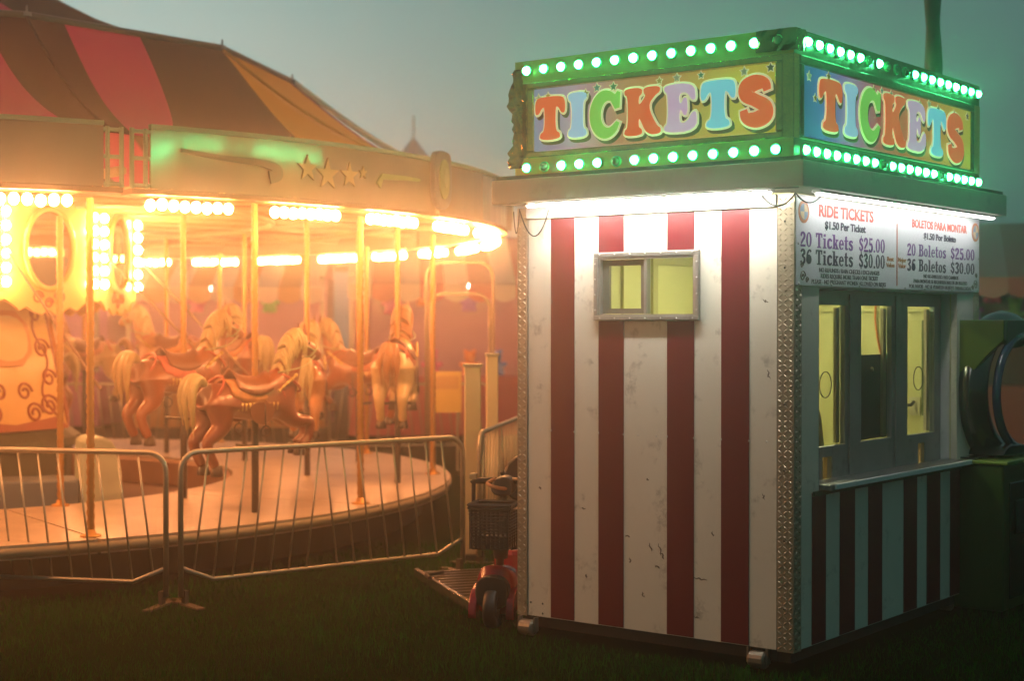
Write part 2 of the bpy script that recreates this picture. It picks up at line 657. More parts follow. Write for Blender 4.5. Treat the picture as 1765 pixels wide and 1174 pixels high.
# --- service window on the right wall (recessed)
m_teal = mat('service_frame_steel', (.30, .31, .30), .42, .55, var=.2, vs=5, dirt=.5, ds=7)
b = MB()
b.box(RH[0] - .006, RH[0], .0, .17, RH[2], RH[3]).box(RH[1], RH[1] + .006, .0, .17, RH[2], RH[3])
b.box(RH[0], RH[1], .0, .17, RH[3], RH[3] + .006)
b.build('window_reveal', mat('reveal_white', (.6, .6, .58), .4, dirt=.35), booth)
YF = .11
cols = [(.30, .50), (.86, 1.077), (1.51, 1.751), (2.175, 2.28)]
frame = MB()
for a, c in cols:
    frame.box(a, c, YF, YF + .035, 1.19, 2.005)
frame.box(.30, 2.28, YF, YF + .035, 2.005, 2.09)
frame.box(.30, .56, YF, YF + .035, 1.0, 1.19).box(.70, 1.92, YF, YF + .035, 1.0, 1.19).box(2.03, 2.28, YF, YF + .035, 1.0, 1.19)
frame.box(.56, .70, YF, YF + .035, 1.13, 1.19).box(1.92, 2.03, YF, YF + .035, 1.13, 1.19)
frame = frame.build('service_window', m_teal, booth, bevel=.003)
for a, c in cols[:3]:
    MB().box(a + .04, c - .06, YF - .012, YF - .001, 1.01, 2.07).build('post', m_teal, frame, bevel=.002)
for a, c in ((.50, .86), (1.077, 1.51), (1.751, 2.175)):
    s = MB()
    s.box(c - .045, c - .002, YF + .036, YF + .055, 1.2, 1.99).box(a + .002, a + .02, YF + .036, YF + .055, 1.2, 1.99)
    s.build('sash', mat('sash_wood', (.36, .28, .16), .55, var=.2), frame)
    MB().box(a, c - .002, YF + .014, YF + .018, 1.192, 2.003).build('pane', m_glass, frame)
# speaking holes: a rim ring in two panes
for cx_ in (.624, 1.941):
    MB().lathe([(.073, YF + .008), (.077, YF + .008), (.077, YF + .013), (.073, YF + .013), (.073, YF + .008)], 30, (cx_, 0, 1.545), 'y').build('speaking_hole_rim', m_blackgap, frame)
# dark shutter behind the middle pane, bolts
MB().box(1.00, 1.60, YF + .06, YF + .075, 1.19, 1.706).build('shutter_board', mat('shutter_grey', (.045, .05, .05), .6, var=.5, vs=7, dirt=.3), frame)
kn = MB().lathe([(0, -.012), (.012, -.010), (.016, 0)], 10, axis='y').mesh('bolt', True)
m_brass = mat('brass_bolt', (.8, .5, .25), .25, .9)
for x, z in ((1.10, 1.645), (1.345, 1.617)):
    link('bolt', kn, m_brass, frame, (x, YF + .058, z))
# ticket counter, slots
MB().box(.302, 2.44, -.075, YF, .972, 1.004).build('counter', mat('counter_steel', (.30, .30, .29), .35, .8, var=.2, dirt=.4), booth, bevel=.004)
MB().box(.34, 2.44, -.092, -.076, .978, 1.007).build('counter_edge', mat('edge_painted_glint', (.88, .88, .87), .35, .0), booth, bevel=.003)  # near-white edge: the strip light's bright line put into its colour
MB().box(.22, 2.36, -.018, -.0035, .945, .970).build('counter_rail', mat('rail_wood', (.10, .09, .06), .7, var=.4), booth)
for x in (.635, 1.965):
    MB().box(x, x + .055, YF + .004, YF + .03, 1.005, 1.128).build('ticket_slot', mat('slot_wood', (.42, .26, .10), .6), frame)

# --- price board
m_board = mat('price_board_white', (.74, .76, .80), .35, var=.03, dirt=.15, ds=6)
pb = MB().box(.003, 2.625, -.014, -.0085, 2.106, 2.596).build('price_board', m_board, booth)
m_ink = mat('ink_navy', (.025, .02, .06), .5)
m_pur = mat('ink_purple', (.16, .045, .27), .5)
m_ver = mat('ink_red', (.62, .10, .07), .5)
m_grey = mat('ink_grey', (.10, .10, .11), .5)
m_ocre = mat('ink_gold', (.40, .20, .07), .5)
def wtext(s, x, z, size, m, bold=0, xs=1., align='CENTER', width=None, parent=pb, yoff=-.0152):
    me = text_mesh(s, size, bold, xs, align)
    if width:
        w0 = max(v.co.x for v in me.vertices) - min(v.co.x for v in me.vertices)
        for v in me.vertices:
            v.co.x *= width / w0
    o = link('lettering', me, m, parent)
    o.matrix_local = Matrix.Translation((x, yoff, z)) @ ROT_RIGHT.to_4x4()
    return o

# slab serif glyphs, drawn as strokes, for the big price lines
def glyph_polys(ch):
    G = []
    def st(P, wd):
        G.append(ribbon(P, wd))
    def bar(x0, x1, y0, y1):
        G.append([(x0, y0), (x1, y0), (x1, y1), (x0, y1)])
    W = .085
    th = lambda t: .035 + .055 * abs(math.cos(2 * PI * t))
    def oval(cx, cy, rx, ry):
        out = [(cx + rx * math.cos(t), cy + ry * math.sin(t)) for t in np.linspace(0, 2 * PI, 20, endpoint=False)]
        inn = [(cx + (rx - .145) * math.cos(t), cy + (ry - .085) * math.sin(t)) for t in np.linspace(0, 2 * PI, 20, endpoint=False)]
        G.append(out)
        G.append(inn[::-1])
    if ch == '0':
        oval(.25, .5, .25, .5); return G, .56
    if ch == 'o':
        oval(.24, .34, .24, .35); return G, .53
    if ch == 'T':
        return [[(0, .7), (0, 1), (.62, 1), (.62, .7), (.56, .7), (.5, .88), (.40, .9), (.40, .1), (.5, .07), (.5, 0), (.12, 0), (.12, .07), (.22, .1), (.22, .9), (.12, .88), (.06, .7)]], .66
    if ch == 'i':
        return [[(.0, .68), (.25, .68), (.25, .1), (.33, .07), (.33, 0), (0, 0), (0, .07), (.08, .1), (.08, .6), (0, .61)],
                [(.07, .78), (.25, .78), (.25, .96), (.07, .96)]], .38
    if ch == 'l':
        return [[(.0, 1), (.25, 1), (.25, .1), (.33, .07), (.33, 0), (0, 0), (0, .07), (.08, .1), (.08, .92), (0, .93)]], .38
    if ch == 'k':
        return [[(0, 1), (.25, 1), (.25, .38), (.38, .56), (.32, .6), (.32, .68), (.58, .68), (.58, .6), (.5, .57), (.40, .42), (.54, .1), (.6, .07), (.6, 0), (.32, 0), (.32, .07), (.37, .1), (.31, .28), (.25, .2), (.25, .1), (.3, .07), (.3, 0), (0, 0), (0, .07), (.08, .1), (.08, .92), (0, .93)]], .63
    if ch == 't':
        return [[(.08, .68), (.08, .9), (.18, .95), (.25, .95), (.25, .68), (.38, .68), (.38, .59), (.25, .59), (.25, .16), (.29, .10), (.35, .14), (.39, .08), (.29, 0), (.16, 0), (.08, .1), (.08, .59), (0, .59), (0, .66)]], .42
    if ch == 'c':
        P = catmull([(.43, .5), (.38, .61), (.25, .64), (.12, .52), (.09, .34), (.13, .14), (.26, .06), (.38, .1), (.45, .19)], 5)
        st(P, lambda t: .05 + .045 * math.sin(PI * t) + (.02 if t < .1 else 0)); return G, .5
    if ch == 'e':
        out = [(.24 + .24 * math.cos(t), .34 + .35 * math.sin(t)) for t in np.linspace(0, 1.80 * PI, 20)]
        inn = [(.25 + .12 * math.cos(t), .32 + .25 * math.sin(t)) for t in np.linspace(1.76 * PI, 1.02 * PI, 10)]
        hole = [(.17, .40), (.33, .40), (.32, .55), (.25, .62), (.19, .56)]
        return [out + inn + [(.14, .31), (.48, .31)], hole[::-1]], .52
    if ch == 's':
        P = catmull([(.38, .52), (.33, .62), (.2, .63), (.1, .54), (.13, .43), (.27, .33), (.35, .22), (.3, .08), (.18, .04), (.08, .09), (.05, .19)], 5)
        st(P, lambda t: .045 + .045 * math.sin(PI * t)); return G, .45
    if ch == 'B':
        return [[(0, 0), (0, .07), (.08, .1), (.08, .9), (0, .93), (0, 1), (.4, 1), (.55, .93), (.58, .76), (.54, .6), (.46, .54), (.57, .46), (.62, .28), (.57, .08), (.42, 0)],
                [(.26, .58), (.26, .9), (.34, .9), (.4, .84), (.41, .7), (.35, .58)], [(.26, .1), (.26, .48), (.36, .48), (.43, .4), (.43, .2), (.36, .1)]], .66
    if ch == '2':
        P = catmull([(.09, .70), (.13, .88), (.27, .93), (.40, .82), (.38, .62), (.22, .4), (.10, .2)], 5)
        st(P, lambda t: .055 + .03 * math.sin(PI * t)); bar(.03, .48, 0, .15); return G, .54
    if ch == '3':
        P = catmull([(.07, .80), (.2, .93), (.36, .88), (.38, .7), (.22, .54), (.38, .40), (.40, .2), (.3, .07), (.15, .06), (.06, .2)], 5)
        st(P, lambda t: .06 + .03 * abs(math.sin(2 * PI * t))); return G, .54
    if ch == '5':
        bar(.1, .46, .86, 1.0); bar(.09, .19, .5, .858)
        P = catmull([(.15, .52), (.3, .58), (.40, .42), (.39, .2), (.28, .07), (.14, .06), (.06, .2)], 5)
        st(P, lambda t: .055 + .035 * math.sin(PI * t)); return G, .54
    if ch == '6':
        out = [(.25 + .25 * math.cos(t), .32 + .32 * math.sin(t)) for t in np.linspace(0, 2 * PI, 18, endpoint=False)]
        inn = [(.25 + .11 * math.cos(t), .31 + .23 * math.sin(t)) for t in np.linspace(0, 2 * PI, 18, endpoint=False)]
        G.append(out); G.append(inn[::-1])
        P = catmull([(.09, .36), (.1, .66), (.2, .88), (.34, .93), (.43, .82)], 5)
        st(P, lambda t: .075 - .02 * t); return G, .55
    if ch == '$':
        P = catmull([(.40, .70), (.37, .84), (.25, .88), (.12, .8), (.14, .62), (.3, .46), (.39, .32), (.35, .15), (.22, .1), (.1, .16), (.07, .3)], 5)
        st(P, lambda t: .05 + .03 * math.sin(PI * t)); bar(.21, .27, -.1, .07); bar(.21, .27, .92, 1.1); return G, .52
    if ch == '.':
        bar(.04, .2, 0, .15); return G, .26
    return [], .3

def slab(s, x0, x1, z, h, m):
    """one line of slab lettering fitted between x0 and x1; each glyph is a separate outline a hair apart in depth"""
    adv = 0
    items = []
    for ch in s:
        pl, a = glyph_polys(ch)
        items.append((adv, pl))
        adv += a + .035
    sx = (x1 - x0) / adv
    verts, faces = [], []
    for a, pl in items:
        if not pl:
            continue
        nested = len(pl) > 1 and pl[1] is not None
        groups = [pl]
        # overlapping strokes go into separate meshes, 0.2 mm apart, so no faces coincide
        if nested and not is_hole(pl):
            groups = [[p] for p in pl]
        for k, g in enumerate(groups):
            me = curve_mesh([[((a + px) * sx, py * h) for px, py in p] for p in g], .0006)
            o = len(verts)
            verts += [(v.co.x, v.co.y, v.co.z + k * .0003) for v in me.vertices]
            faces += [tuple(i + o for i in f.vertices) for f in me.polygons]
            bpy.data.meshes.remove(me)
    me = bpy.data.meshes.new('lettering')
    me.from_pydata(verts, [], faces)
    me.update()
    o = link('lettering', me, m, pb)
    o.matrix_local = Matrix.Translation((x0, -.0152, z)) @ ROT_RIGHT.to_4x4()
    return o

def is_hole(pl):
    xs = [p[0] for p in pl[0]]
    ys = [p[1] for p in pl[0]]
    return all(min(xs) < x < max(xs) and min(ys) < y < max(ys) for p in pl[1:] for x, y in p)

def slabs(parts):
    for s, x0, x1, z, h, m in parts:
        adv = lambda q: sum(glyph_polys(c)[1] + .035 for c in q)
        k = (x1 - x0) / adv(s)
        x = x0
        for wd in s.split(' '):
            slab(wd, x, x + adv(wd) * k, z, h, m)
            x += adv(wd + ' ') * k

slabs([('20 Tickets', .045, .70, 2.315, .082, m_pur), ('$25.00', .775, 1.135, 2.315, .082, m_pur),
       ('36 Tickets', .045, .70, 2.222, .082, m_ink), ('$30.00', .775, 1.135, 2.222, .082, m_ink),
       ('20 Boletos', 1.45, 2.06, 2.315, .074, m_pur), ('$25.00', 2.135, 2.55, 2.315, .074, m_pur),
       ('36 Boletos', 1.45, 2.06, 2.222, .074, m_ink), ('$30.00', 2.135, 2.55, 2.222, .074, m_ink)])
wtext("RIDE TICKETS", .615, 2.492, .090, m_ver, .0025, 1, width=.70)
wtext("$1.50 Per Ticket", .60, 2.425, .060, m_ink, .0015, 1, width=.52)
wtext("BOLETOS PARA MONTAR", 1.96, 2.492, .070, m_ver, .002, 1, width=.88)
wtext("$1.50", 1.785, 2.425, .056, m_ink, .0015, 1, width=.165)
wtext("Por Boleto", 2.055, 2.425, .056, m_ink, .0015, 1, width=.325)
wtext("Best\nValue", 1.205, 2.272, .036, m_ocre, .001, 1, width=.12)
wtext("Mejor\nValor", 1.375, 2.272, .036, m_ocre, .001, 1, width=.12)
wtext("NO REFUNDS / RAIN CHECKS / EXCHANGES", .66, 2.183, .034, m_grey, .0004, 1, width=.78)
wtext("RIDES REQUIRE MORE THAN ONE TICKET", .66, 2.150, .034, m_grey, .0004, 1, width=.74)
wtext("PLEASE - NO PREGNANT WOMEN ALLOWED ON RIDES", .66, 2.117, .034, m_grey, .0004, 1, width=.96)
wtext("NO RE-EMBOLSO / NO CAMBIOS", 1.98, 2.183, .032, m_grey, .0004, 1, width=.56)
wtext("PARA MONTAR SE REQUIEREN MAS DE UN BOLETO", 1.98, 2.150, .032, m_grey, .0004, 1, width=.86)
wtext("POR FAVOR - NO SE PERMITEN MUJERES EMBARAZADAS", 1.98, 2.117, .032, m_grey, .0004, 1, width=1.0)
MB().box(1.296, 1.308, -.0155, -.0142, 2.125, 2.50).build('divider_line', mat('divider_red', (.50, .13, .06), .5), pb)
# round emblems and corner scrolls
for cx_ in (.085, 2.555):
    b = MB().lathe([(0, -.0165), (.062, -.0165), (.062, -.0141)], 24, (cx_, 0, 2.505), 'y').build('emblem', mat('emblem_orange', (.52, .20, .09), .5), pb)
    MB().lathe([(0, -.0175), (.045, -.0175), (.045, -.0166)], 24, (cx_, 0, 2.505), 'y').build('emblem_disc', mat('emblem_blue', (.20, .30, .42), .5), b)
    q = MB()
    for t0, t1 in ((0, PI / 2), (PI, 1.5 * PI)):
        q.prism([(0, 0)] + [(.042 * math.cos(t), .042 * math.sin(t)) for t in np.linspace(t0, t1, 8)], lambda a, c, d: (cx_ + a, d, 2.505 + c), -.0185, -.0176)
    q.build('emblem_quarter', mat('emblem_cream', (.62, .48, .28), .5), b)
for sx, cx_ in ((1, .075), (-1, 2.56)):
    q = MB()
    for (ox, oz, r0, tn) in ((0, 2.155, .032, 1.6), (.05 * sx, 2.135, .018, 1.4), (-.01 * sx, 2.215, .018, 1.5)):
        P = [(cx_ + ox + r0 * (1 - t / (tn * 2.3 * PI)) * math.cos(t) * sx, -.0152, oz + r0 * (1 - t / (tn * 2.3 * PI)) * math.sin(t)) for t in np.linspace(0, tn * 2 * PI, 26)]
        q.tube(P, .0035, 4)
    q.build('corner_scroll', mat('scroll_grey', (.20, .19, .15), .5), pb)
for x in (.03, .42, .78, 1.1, 1.42, 1.72, 2.15, 2.59):
    link('screw', MB().lathe([(0, -.005), (.006, -.004), (.008, 0)], 8, axis='y').mesh('screw', True), m_rivet, pb, (x, -.015, 2.114))
for z in (2.33,):
    for x in (.022, 2.61):
        link('screw', MB().lathe([(0, -.005), (.006, -.004), (.008, 0)], 8, axis='y').mesh('screw', True), m_rivet, pb, (x, -.015, z))

# --- marquee with green bulbs
SA, SB, SYM, SXM = .12, .06, 1.80, 2.50       # box: x -SA..SXM, y -SB..SYM
SZ0, SZ1 = 2.776, 3.468
marq = MB().box(-SA + .03, SXM - .03, -SB + .03, SYM - .03, SZ0, SZ1 - .02).build('marquee', mat('marquee_dark', (.03, .035, .02), .5), booth)
m_band = mat('marquee_gold_band', (.50, .36, .10), .30, .8, var=.2, bump=.25, bs=30)
m_band2 = mat('marquee_dark_band', (.10, .09, .04), .35, .7, var=.2, bump=.2, bs=30)

def marquee_face(kind):
    """kind 'left' (x = -SA, facing -x), 'right' (y = -SB, facing -y), 'rear' (y = SYM, facing +y)"""
    if kind == 'left':
        fn = lambda a, z, o: (-SA - o, a, z)
        lo, hi = -SB, SYM
        pan = (.050, 1.655, 2.925, 3.292)
    elif kind == 'right':
        fn = lambda a, z, o: (a, -SB - o, z)
        lo, hi = -SA, SXM
        pan = (-.010, 2.345, 2.905, 3.283)
    else:
        fn = lambda a, z, o: (a, SYM + o, z)
        lo, hi = -SA, SXM
        pan = (.05, 2.3, 2.905, 3.283)
    rect = lambda a0, a1, z0, z1: [(a0, z0), (a1, z0), (a1, z1), (a0, z1)]
    mb = m_band if kind == 'left' else m_band2
    f = MB()
    f.prism(rect(lo + .001, hi - .001, 3.335, SZ1), fn, -.03, 0)
    f.prism(rect(lo + .001, hi - .001, SZ0 + .001, 2.885), fn, -.03, 0)
    f = f.build('light_band', mb, booth)
    g = MB()
    e = .028
    for r in (rect(pan[0] - e - .02, pan[1] + e + .02, pan[3] + .004, 3.334), rect(pan[0] - e - .02, pan[1] + e + .02, 2.886, pan[2] - .004),
              rect(pan[0] - e - .02, pan[0] - .004, pan[2] - .003, pan[3] + .003), rect(pan[1] + .004, pan[1] + e + .02, pan[2] - .003, pan[3] + .003)):
        g.prism(r, fn, -.03, .010)
    g.build('sign_frame', m_gold if kind == 'left' else m_band2, f, bevel=.006)
    g = MB()
    if pan[0] - .05 - lo > .03:
        g.prism(rect(lo + .001, pan[0] - .05, 2.887, 3.333), fn, -.03, .004).build('corner_post', m_gold, f)
    MB().prism(rect(pan[1] + .05, hi - .001, 2.887, 3.333), fn, -.03, .004).build('corner_post', m_gold, f)
    return fn, pan, f

m_ledon = emat('green_led', (.06, 1.0, .30), S_GREEN)
LED_MATS = [m_ledon, m_ledon, emat('green_led_soft', (.05, 1.0, .30), S_GREEN * .62), emat('green_led_hot', (.07, 1.0, .32), S_GREEN * 1.3)]
m_ledoff = mat('dead_led', (.06, .16, .09), .2, coat=.5)
m_cup = mat('led_cup', (.10, .55, .24), .25, coat=.6)
m_shad = mat('sign_print_shadow', (.20, .15, .06), .5)
m_edge = mat('sign_print_cream', (.80, .74, .45), .4, em=(.80, .70, .45), ems=.45)

def lett(ch):
    if ch == 'T':
        p = [(0, .60), (.0, .90), (.10, 1), (.74, 1), (.84, .90), (.84, .60), (.74, .60), (.66, .74), (.57, .77), (.57, .2), (.70, .15), (.70, 0), (.14, 0), (.14, .15), (.27, .2), (.27, .77), (.18, .74), (.10, .60)]
        return [chaikin(p)], .84
    if ch == 'I':
        p = [(.0, 1), (.5, 1), (.5, .84), (.40, .80), (.40, .2), (.5, .16), (.5, 0), (0, 0), (0, .16), (.10, .2), (.10, .8), (0, .84)]
        return [chaikin(p)], .5
    if ch == 'C':
        o = [(.42 + .42 * math.cos(t), .5 + .52 * math.sin(t)) for t in np.linspace(R_(52), R_(318), 26)]
        i = [(.50 + .20 * math.cos(t), .5 + .29 * math.sin(t)) for t in np.linspace(R_(300), R_(70), 18)]
        p = [(.72, 1.0), (.82, .98)][:0] + o + [(.80, .30), (.72, .34)] + i + [(.68, .60), (.80, .62), (.82, .95), (.74, .98)]
        return [p], .84
    if ch == 'K':
        p = [(0, 1), (.46, 1), (.46, .86), (.37, .82), (.37, .60), (.56, .82), (.50, .87), (.50, 1), (.92, 1), (.92, .87), (.80, .82), (.60, .60), (.84, .17), (.94, .13), (.94, 0), (.58, 0), (.40, .36), (.37, .33), (.37, .17), (.46, .13), (.46, 0), (0, 0), (0, .13), (.09, .17), (.09, .83), (0, .87)]
        return [chaikin(p)], .94
    if ch == 'E':
        p = [(0, 1), (.74, 1), (.80, .64), (.68, .64), (.58, .81), (.38, .81), (.38, .60), (.44, .60), (.48, .70), (.58, .70), (.58, .34), (.48, .34), (.44, .45), (.38, .45), (.38, .18), (.56, .18), (.70, .40), (.82, .40), (.80, 0), (0, 0), (0, .14), (.09, .18), (.09, .82), (0, .86)]
        return [chaikin(p)], .82
    if ch == 'S':
        P = catmull([(.66, .70), (.60, .84), (.40, .88), (.18, .80), (.17, .63), (.38, .51), (.60, .37), (.60, .18), (.38, .10), (.16, .16), (.10, .32)], 6)
        return [ribbon(P, lambda t: .115 + .05 * math.sin(PI * t) - .03 * math.cos(4 * PI * t))], .78
    return [], .3

L_ORANGE, L_BLUE, L_GREEN, L_LILAC, L_SKY = (.80, .10, .025), (.34, .52, .78), (.22, .58, .08), (.62, .40, .62), (.20, .60, .78)
def marquee_word(kind, fn, pan, parent, lo, hi, zb, ht):
    cols7 = [L_ORANGE, L_BLUE, L_GREEN, L_ORANGE, L_LILAC, L_SKY, L_ORANGE]
    word = 'TICKETS'
    ws = [lett(c)[1] for c in word]
    gap = .09
    tot = sum(ws) + gap * 6
    s = (hi - lo) / tot
    x = 0
    for i, c in enumerate(word):
        pl, wd = lett(c)
        hh = ht * (1.0 + .06 * math.sin(PI * i / 6))
        base = zb[i] if isinstance(zb, list) else zb
        P = [[(px * s, py * hh) for px, py in p] for p in pl]
        layers = [('letter_shadow', m_shad, .0008, .013, (.014, -.018), .002), ('letter_outline', m_edge, .001, .012, (0, 0), .004),
                  ('letter', mat('sign_print_%d' % (i if i not in (0, 3, 6) else 0), cols7[i], .35, em=cols7[i], ems=.55), .001, 0., (0, 0), .0105)]
        root = None
        for nm, mm, ex, bv, off, out in reversed(layers):
            me = curve_mesh(P, ex, 0)
            if bv:
                bpy.data.meshes.remove(me)
                me = curve_mesh(P, .0005, bv)
                for v in me.vertices:
                    v.co.z *= .12
            o = link(nm, me, mm, parent)
            if kind == 'left':
                o.matrix_local = Matrix.Translation(fn(hi_y(lo, hi) - (x * s + off[0]), base + off[1], out)) @ ROT_LEFT.to_4x4()
            else:
                o.matrix_local = Matrix.Translation(fn(lo + x * s + off[0], base + off[1], out)) @ ROT_RIGHT.to_4x4()
        x += wd + gap

def hi_y(lo, hi):
    return hi

def star_poly(r, n=5, k=.45, a0=PI / 2):
    return [((r if i % 2 == 0 else r * k) * math.cos(a0 + i * PI / n), (r if i % 2 == 0 else r * k) * math.sin(a0 + i * PI / n)) for i in range(2 * n)]

led_on = MB().lathe([(0, .034), (.010, .033), (.019, .026), (.023, .014), (.023, .0)], 14).mesh('bulb', True)
led_cup = MB().lathe([(.024, .0), (.026, .012), (.031, .012), (.033, 0)], 16).mesh('bulb_cup', True)
FRAMES = {}
for kind in ('left', 'right', 'rear'):
    fn, pan, f = marquee_face(kind)
    FRAMES[kind] = (fn, pan, f)
    rect = [(pan[0], pan[2]), (pan[1], pan[2]), (pan[1], pan[3]), (pan[0], pan[3])]
    if kind == 'left':
        st_ = [(0, (.52, .46, .05)), (.14, (.55, .50, .06)), (.40, (.50, .27, .06)), (.62, (.50, .24, .12)), (.82, (.46, .30, .42)), (1, (.20, .26, .44))]
        pm = rampmat('sign_film_left', st_, 1, pan[0], pan[1], .50)
    elif kind == 'right':
        st_ = [(0, (.02, .12, .30)), (.10, (.06, .18, .48)), (.24, (.34, .20, .44)), (.40, (.48, .10, .09)), (.60, (.56, .16, .05)), (.82, (.58, .34, .05)), (1, (.50, .44, .05))]
        pm = rampmat('sign_film_right', st_, 0, pan[0], pan[1], .50)
    else:
        pm = rampmat('sign_film_rear', [(0, (.05, .2, .5)), (1, (.6, .5, .05))], 0, pan[0], pan[1], .2)
    MB().prism(rect, fn, -.028, .001).build('sign_panel', pm, f)
    # bulbs
    if kind == 'left':
        top = [(1.704 - .1285 * k, True) for k in range(11)] + [(.285, True)]
        top = [(1.704 - k * .1265, True) for k in range(12)] + [(.171, True), (.02, False)]
        top = [(1.704 + (.313 - 1.704) * k / 11, True) for k in range(12)] + [(.171, True), (.03, False)]
        bot = [(1.704 + (.041 - 1.704) * k / 13, k not in (1, 5)) for k in range(14)]
    elif kind == 'right':
        top = [(.018 + (2.443 - .018) * k / 19, k not in (6, 8, 9, 10)) for k in range(20)]
        bot = [(-.006 + 2.454 * k / 20, k not in (8, 15)) for k in range(21)]
    else:
        top = [(.018 + (2.443 - .018) * k / 19, k not in (6, 8, 9)) for k in range(20)]
        bot = [(-.006 + 2.454 * k / 20, k not in (4, 15)) for k in range(21)]
    R3 = {'left': Matrix(((0, 0, -1), (0, 1, 0), (1, 0, 0))), 'right': Matrix(((1, 0, 0), (0, 0, -1), (0, 1, 0))), 'rear': Matrix(((1, 0, 0), (0, 0, 1), (0, -1, 0)))}[kind].to_4x4()
    for row, z in ((top, 3.408), (bot, 2.828)):
        for a, on in row:
            zz = z
            m4 = Matrix.Translation(fn(a, zz, .001)) @ R3
            o = link('bulb', led_on, random.choice(LED_MATS) if on else m_ledoff, f)
            o.matrix_local = m4
            o = link('bulb_cup', led_cup, m_cup, f)
            o.matrix_local = m4
    # lettering and stars
    if kind == 'left':
        marquee_word('left', fn, pan, f, .060, 1.640, [2.985, 2.985, 2.968, 2.965, 2.965, 2.968, 2.97], .255)
        stars = [(1.62, 3.235, 0), (1.55, 3.245, 1), (1.28, 3.235, 1), (1.20, 3.262, 2), (1.085, 3.258, 3), (.775, 3.262, 1), (.66, 3.268, 0), (.505, 3.268, 3), (.235, 3.262, 0), (.075, 3.268, 4)]
        rt = ROT_LEFT
    elif kind == 'right':
        marquee_word('right', fn, pan, f, .155, 2.205, [2.955, 2.952, 2.95, 2.95, 2.948, 2.945, 2.945], .285)
        stars = [(.05, 3.23, 0), (.12, 3.12, 1), (.28, 3.255, 1), (.86, 3.25, 1), (.97, 3.258, 2), (1.10, 3.255, 3), (1.52, 3.245, 1), (1.66, 3.258, 0), (1.80, 3.24, 3), (2.06, 3.235, 4), (2.28, 3.245, 4)]
        rt = ROT_RIGHT
    else:
        stars = []
    scol = [mat('star_cream', (.70, .66, .48), .5), mat('star_gold', (.62, .46, .08), .5), mat('star_teal', (.25, .48, .52), .5), mat('star_green', (.14, .38, .18), .5), mat('star_brown', (.20, .15, .10), .5)]
    for a, z, k in stars:
        rr = .026 if (a * 10) % 2 < 1 else .021
        o = link('star', curve_mesh([star_poly(rr + .007, k=.55)], .0006), m_edge, f)
        o.matrix_local = Matrix.Translation(fn(a, z, .0035)) @ rt.to_4x4()
        o = link('star', curve_mesh([star_poly(rr)], .0006), scol[k], f)
        o.matrix_local = Matrix.Translation(fn(a, z, .0055)) @ rt.to_4x4()
# crumpled gold foil hanging at the far end of the marquee
foil = MB()
vs, fs = [], []
NZ, NYY = 26, 7
for j in range(NZ):
    z = SZ0 + .05 + (SZ1 - SZ0 - .10) * j / (NZ - 1)
    for i in range(NYY):
        y = SYM - .075 + .085 * i / (NYY - 1)
        k = .016 * math.sin(j * 1.3 + i * .9) + .010 * math.sin(j * 2.7 - i * 1.9)
        edge = (.022 * math.sin(j * .42 + .6) + .008 * math.sin(j * 1.7)) if i == NYY - 1 else 0
        vs.append((-SA - .012 - abs(k), y + edge * 1.2, z))
for j in range(NZ - 1):
    for i in range(NYY - 1):
        a = j * NYY + i
        fs.append((a, a + 1, a + NYY + 1, a + NYY))
foil.add(vs, fs).build('foil_strip', mat('crumpled_gold_foil', (.62, .42, .15), .12, 1., bump=.4, bs=14), booth, smooth=True)
# crumpled cap of foil over the near top corner
vs, fs = [], []
for j in range(5):
    for i in range(16):
        t = i / 15
        if t < .6:
            p = (-SA - .008 - .012 * random.random(), .16 - t / .6 * .215, 3.35 + .118 * j / 4)
        else:
            p = (-SA + (t - .6) / .4 * .12, -SB - .008 - .012 * random.random(), 3.35 + .118 * j / 4)
        vs.append(p)
for j in range(4):
    for i in range(15):
        a = j * 16 + i
        fs.append((a, a + 1, a + 17, a + 16))
MB().add(vs, fs).build('foil_cap', mat('dark_gold_foil', (.30, .21, .06), .16, 1., bump=.4, bs=20), booth)

# inside lamp
lm = MB().box(.9, 1.9, .80, .92, 2.50, 2.545).build('ceiling_lamp', m_alu, booth)
MB().box(.92, 1.88, .82, .90, 2.485, 2.499).build('lamp_tube', emat('inside_lamp', (1.0, .92, .55), S_INSIDE), lm)
# things in the booth
fc = MB()
P = chaikin([(-.2, 0), (-.22, .35), (-.15, .48), (.15, .48), (.22, .35), (.2, 0)])
def booth_pt(x, y, z=0):
    return (BX + x * math.cos(BA) - y * math.sin(BA), BY + x * math.sin(BA) + y * math.cos(BA), z)
ch = thing('office_chair', 'dark grey office chair behind the left service window', 'chair', booth_pt(1.62, .40, ZB + .04), BA + R_(20))
MB().prism(P, lambda a, c, d: (a, .2 + d + .1 * c, .72 + c), 0, .05).build('backrest', mat('chair_fabric', (.10, .10, .09), .8), ch, bevel=.01)
MB().prism(chaikin([(-.22, -.2), (.22, -.2), (.22, .2), (-.22, .2)]), lambda a, c, d: (a, c, d), .46, .53).build('seat', mat('chair_fabric'), ch)
b = MB().tube([(0, 0, .09), (0, 0, .46)], .025)
for k in range(5):
    a = k * 2 * PI / 5
    b.tube([(0, 0, .09), (.25 * math.cos(a), .25 * math.sin(a), .025)], .016)
b.build('base', m_dark, ch)
MB().tube([(0, .18, .46), (0, .26, .55), (0, .25, .75)], .018).build('back_bar', m_dark, ch)
po = MB().box(-.04, .04, -.006, 0, -.062, .062).box(-.017, .017, -.010, -.0062, .012, .04).box(-.017, .017, -.010, -.0062, -.04, -.012)
o = po.build('wall_outlet', mat('outlet_ivory', (.62, .56, .36), .5), booth, loc=(RW - .055, .42, 1.33), rot=(0, 0, -PI / 2))
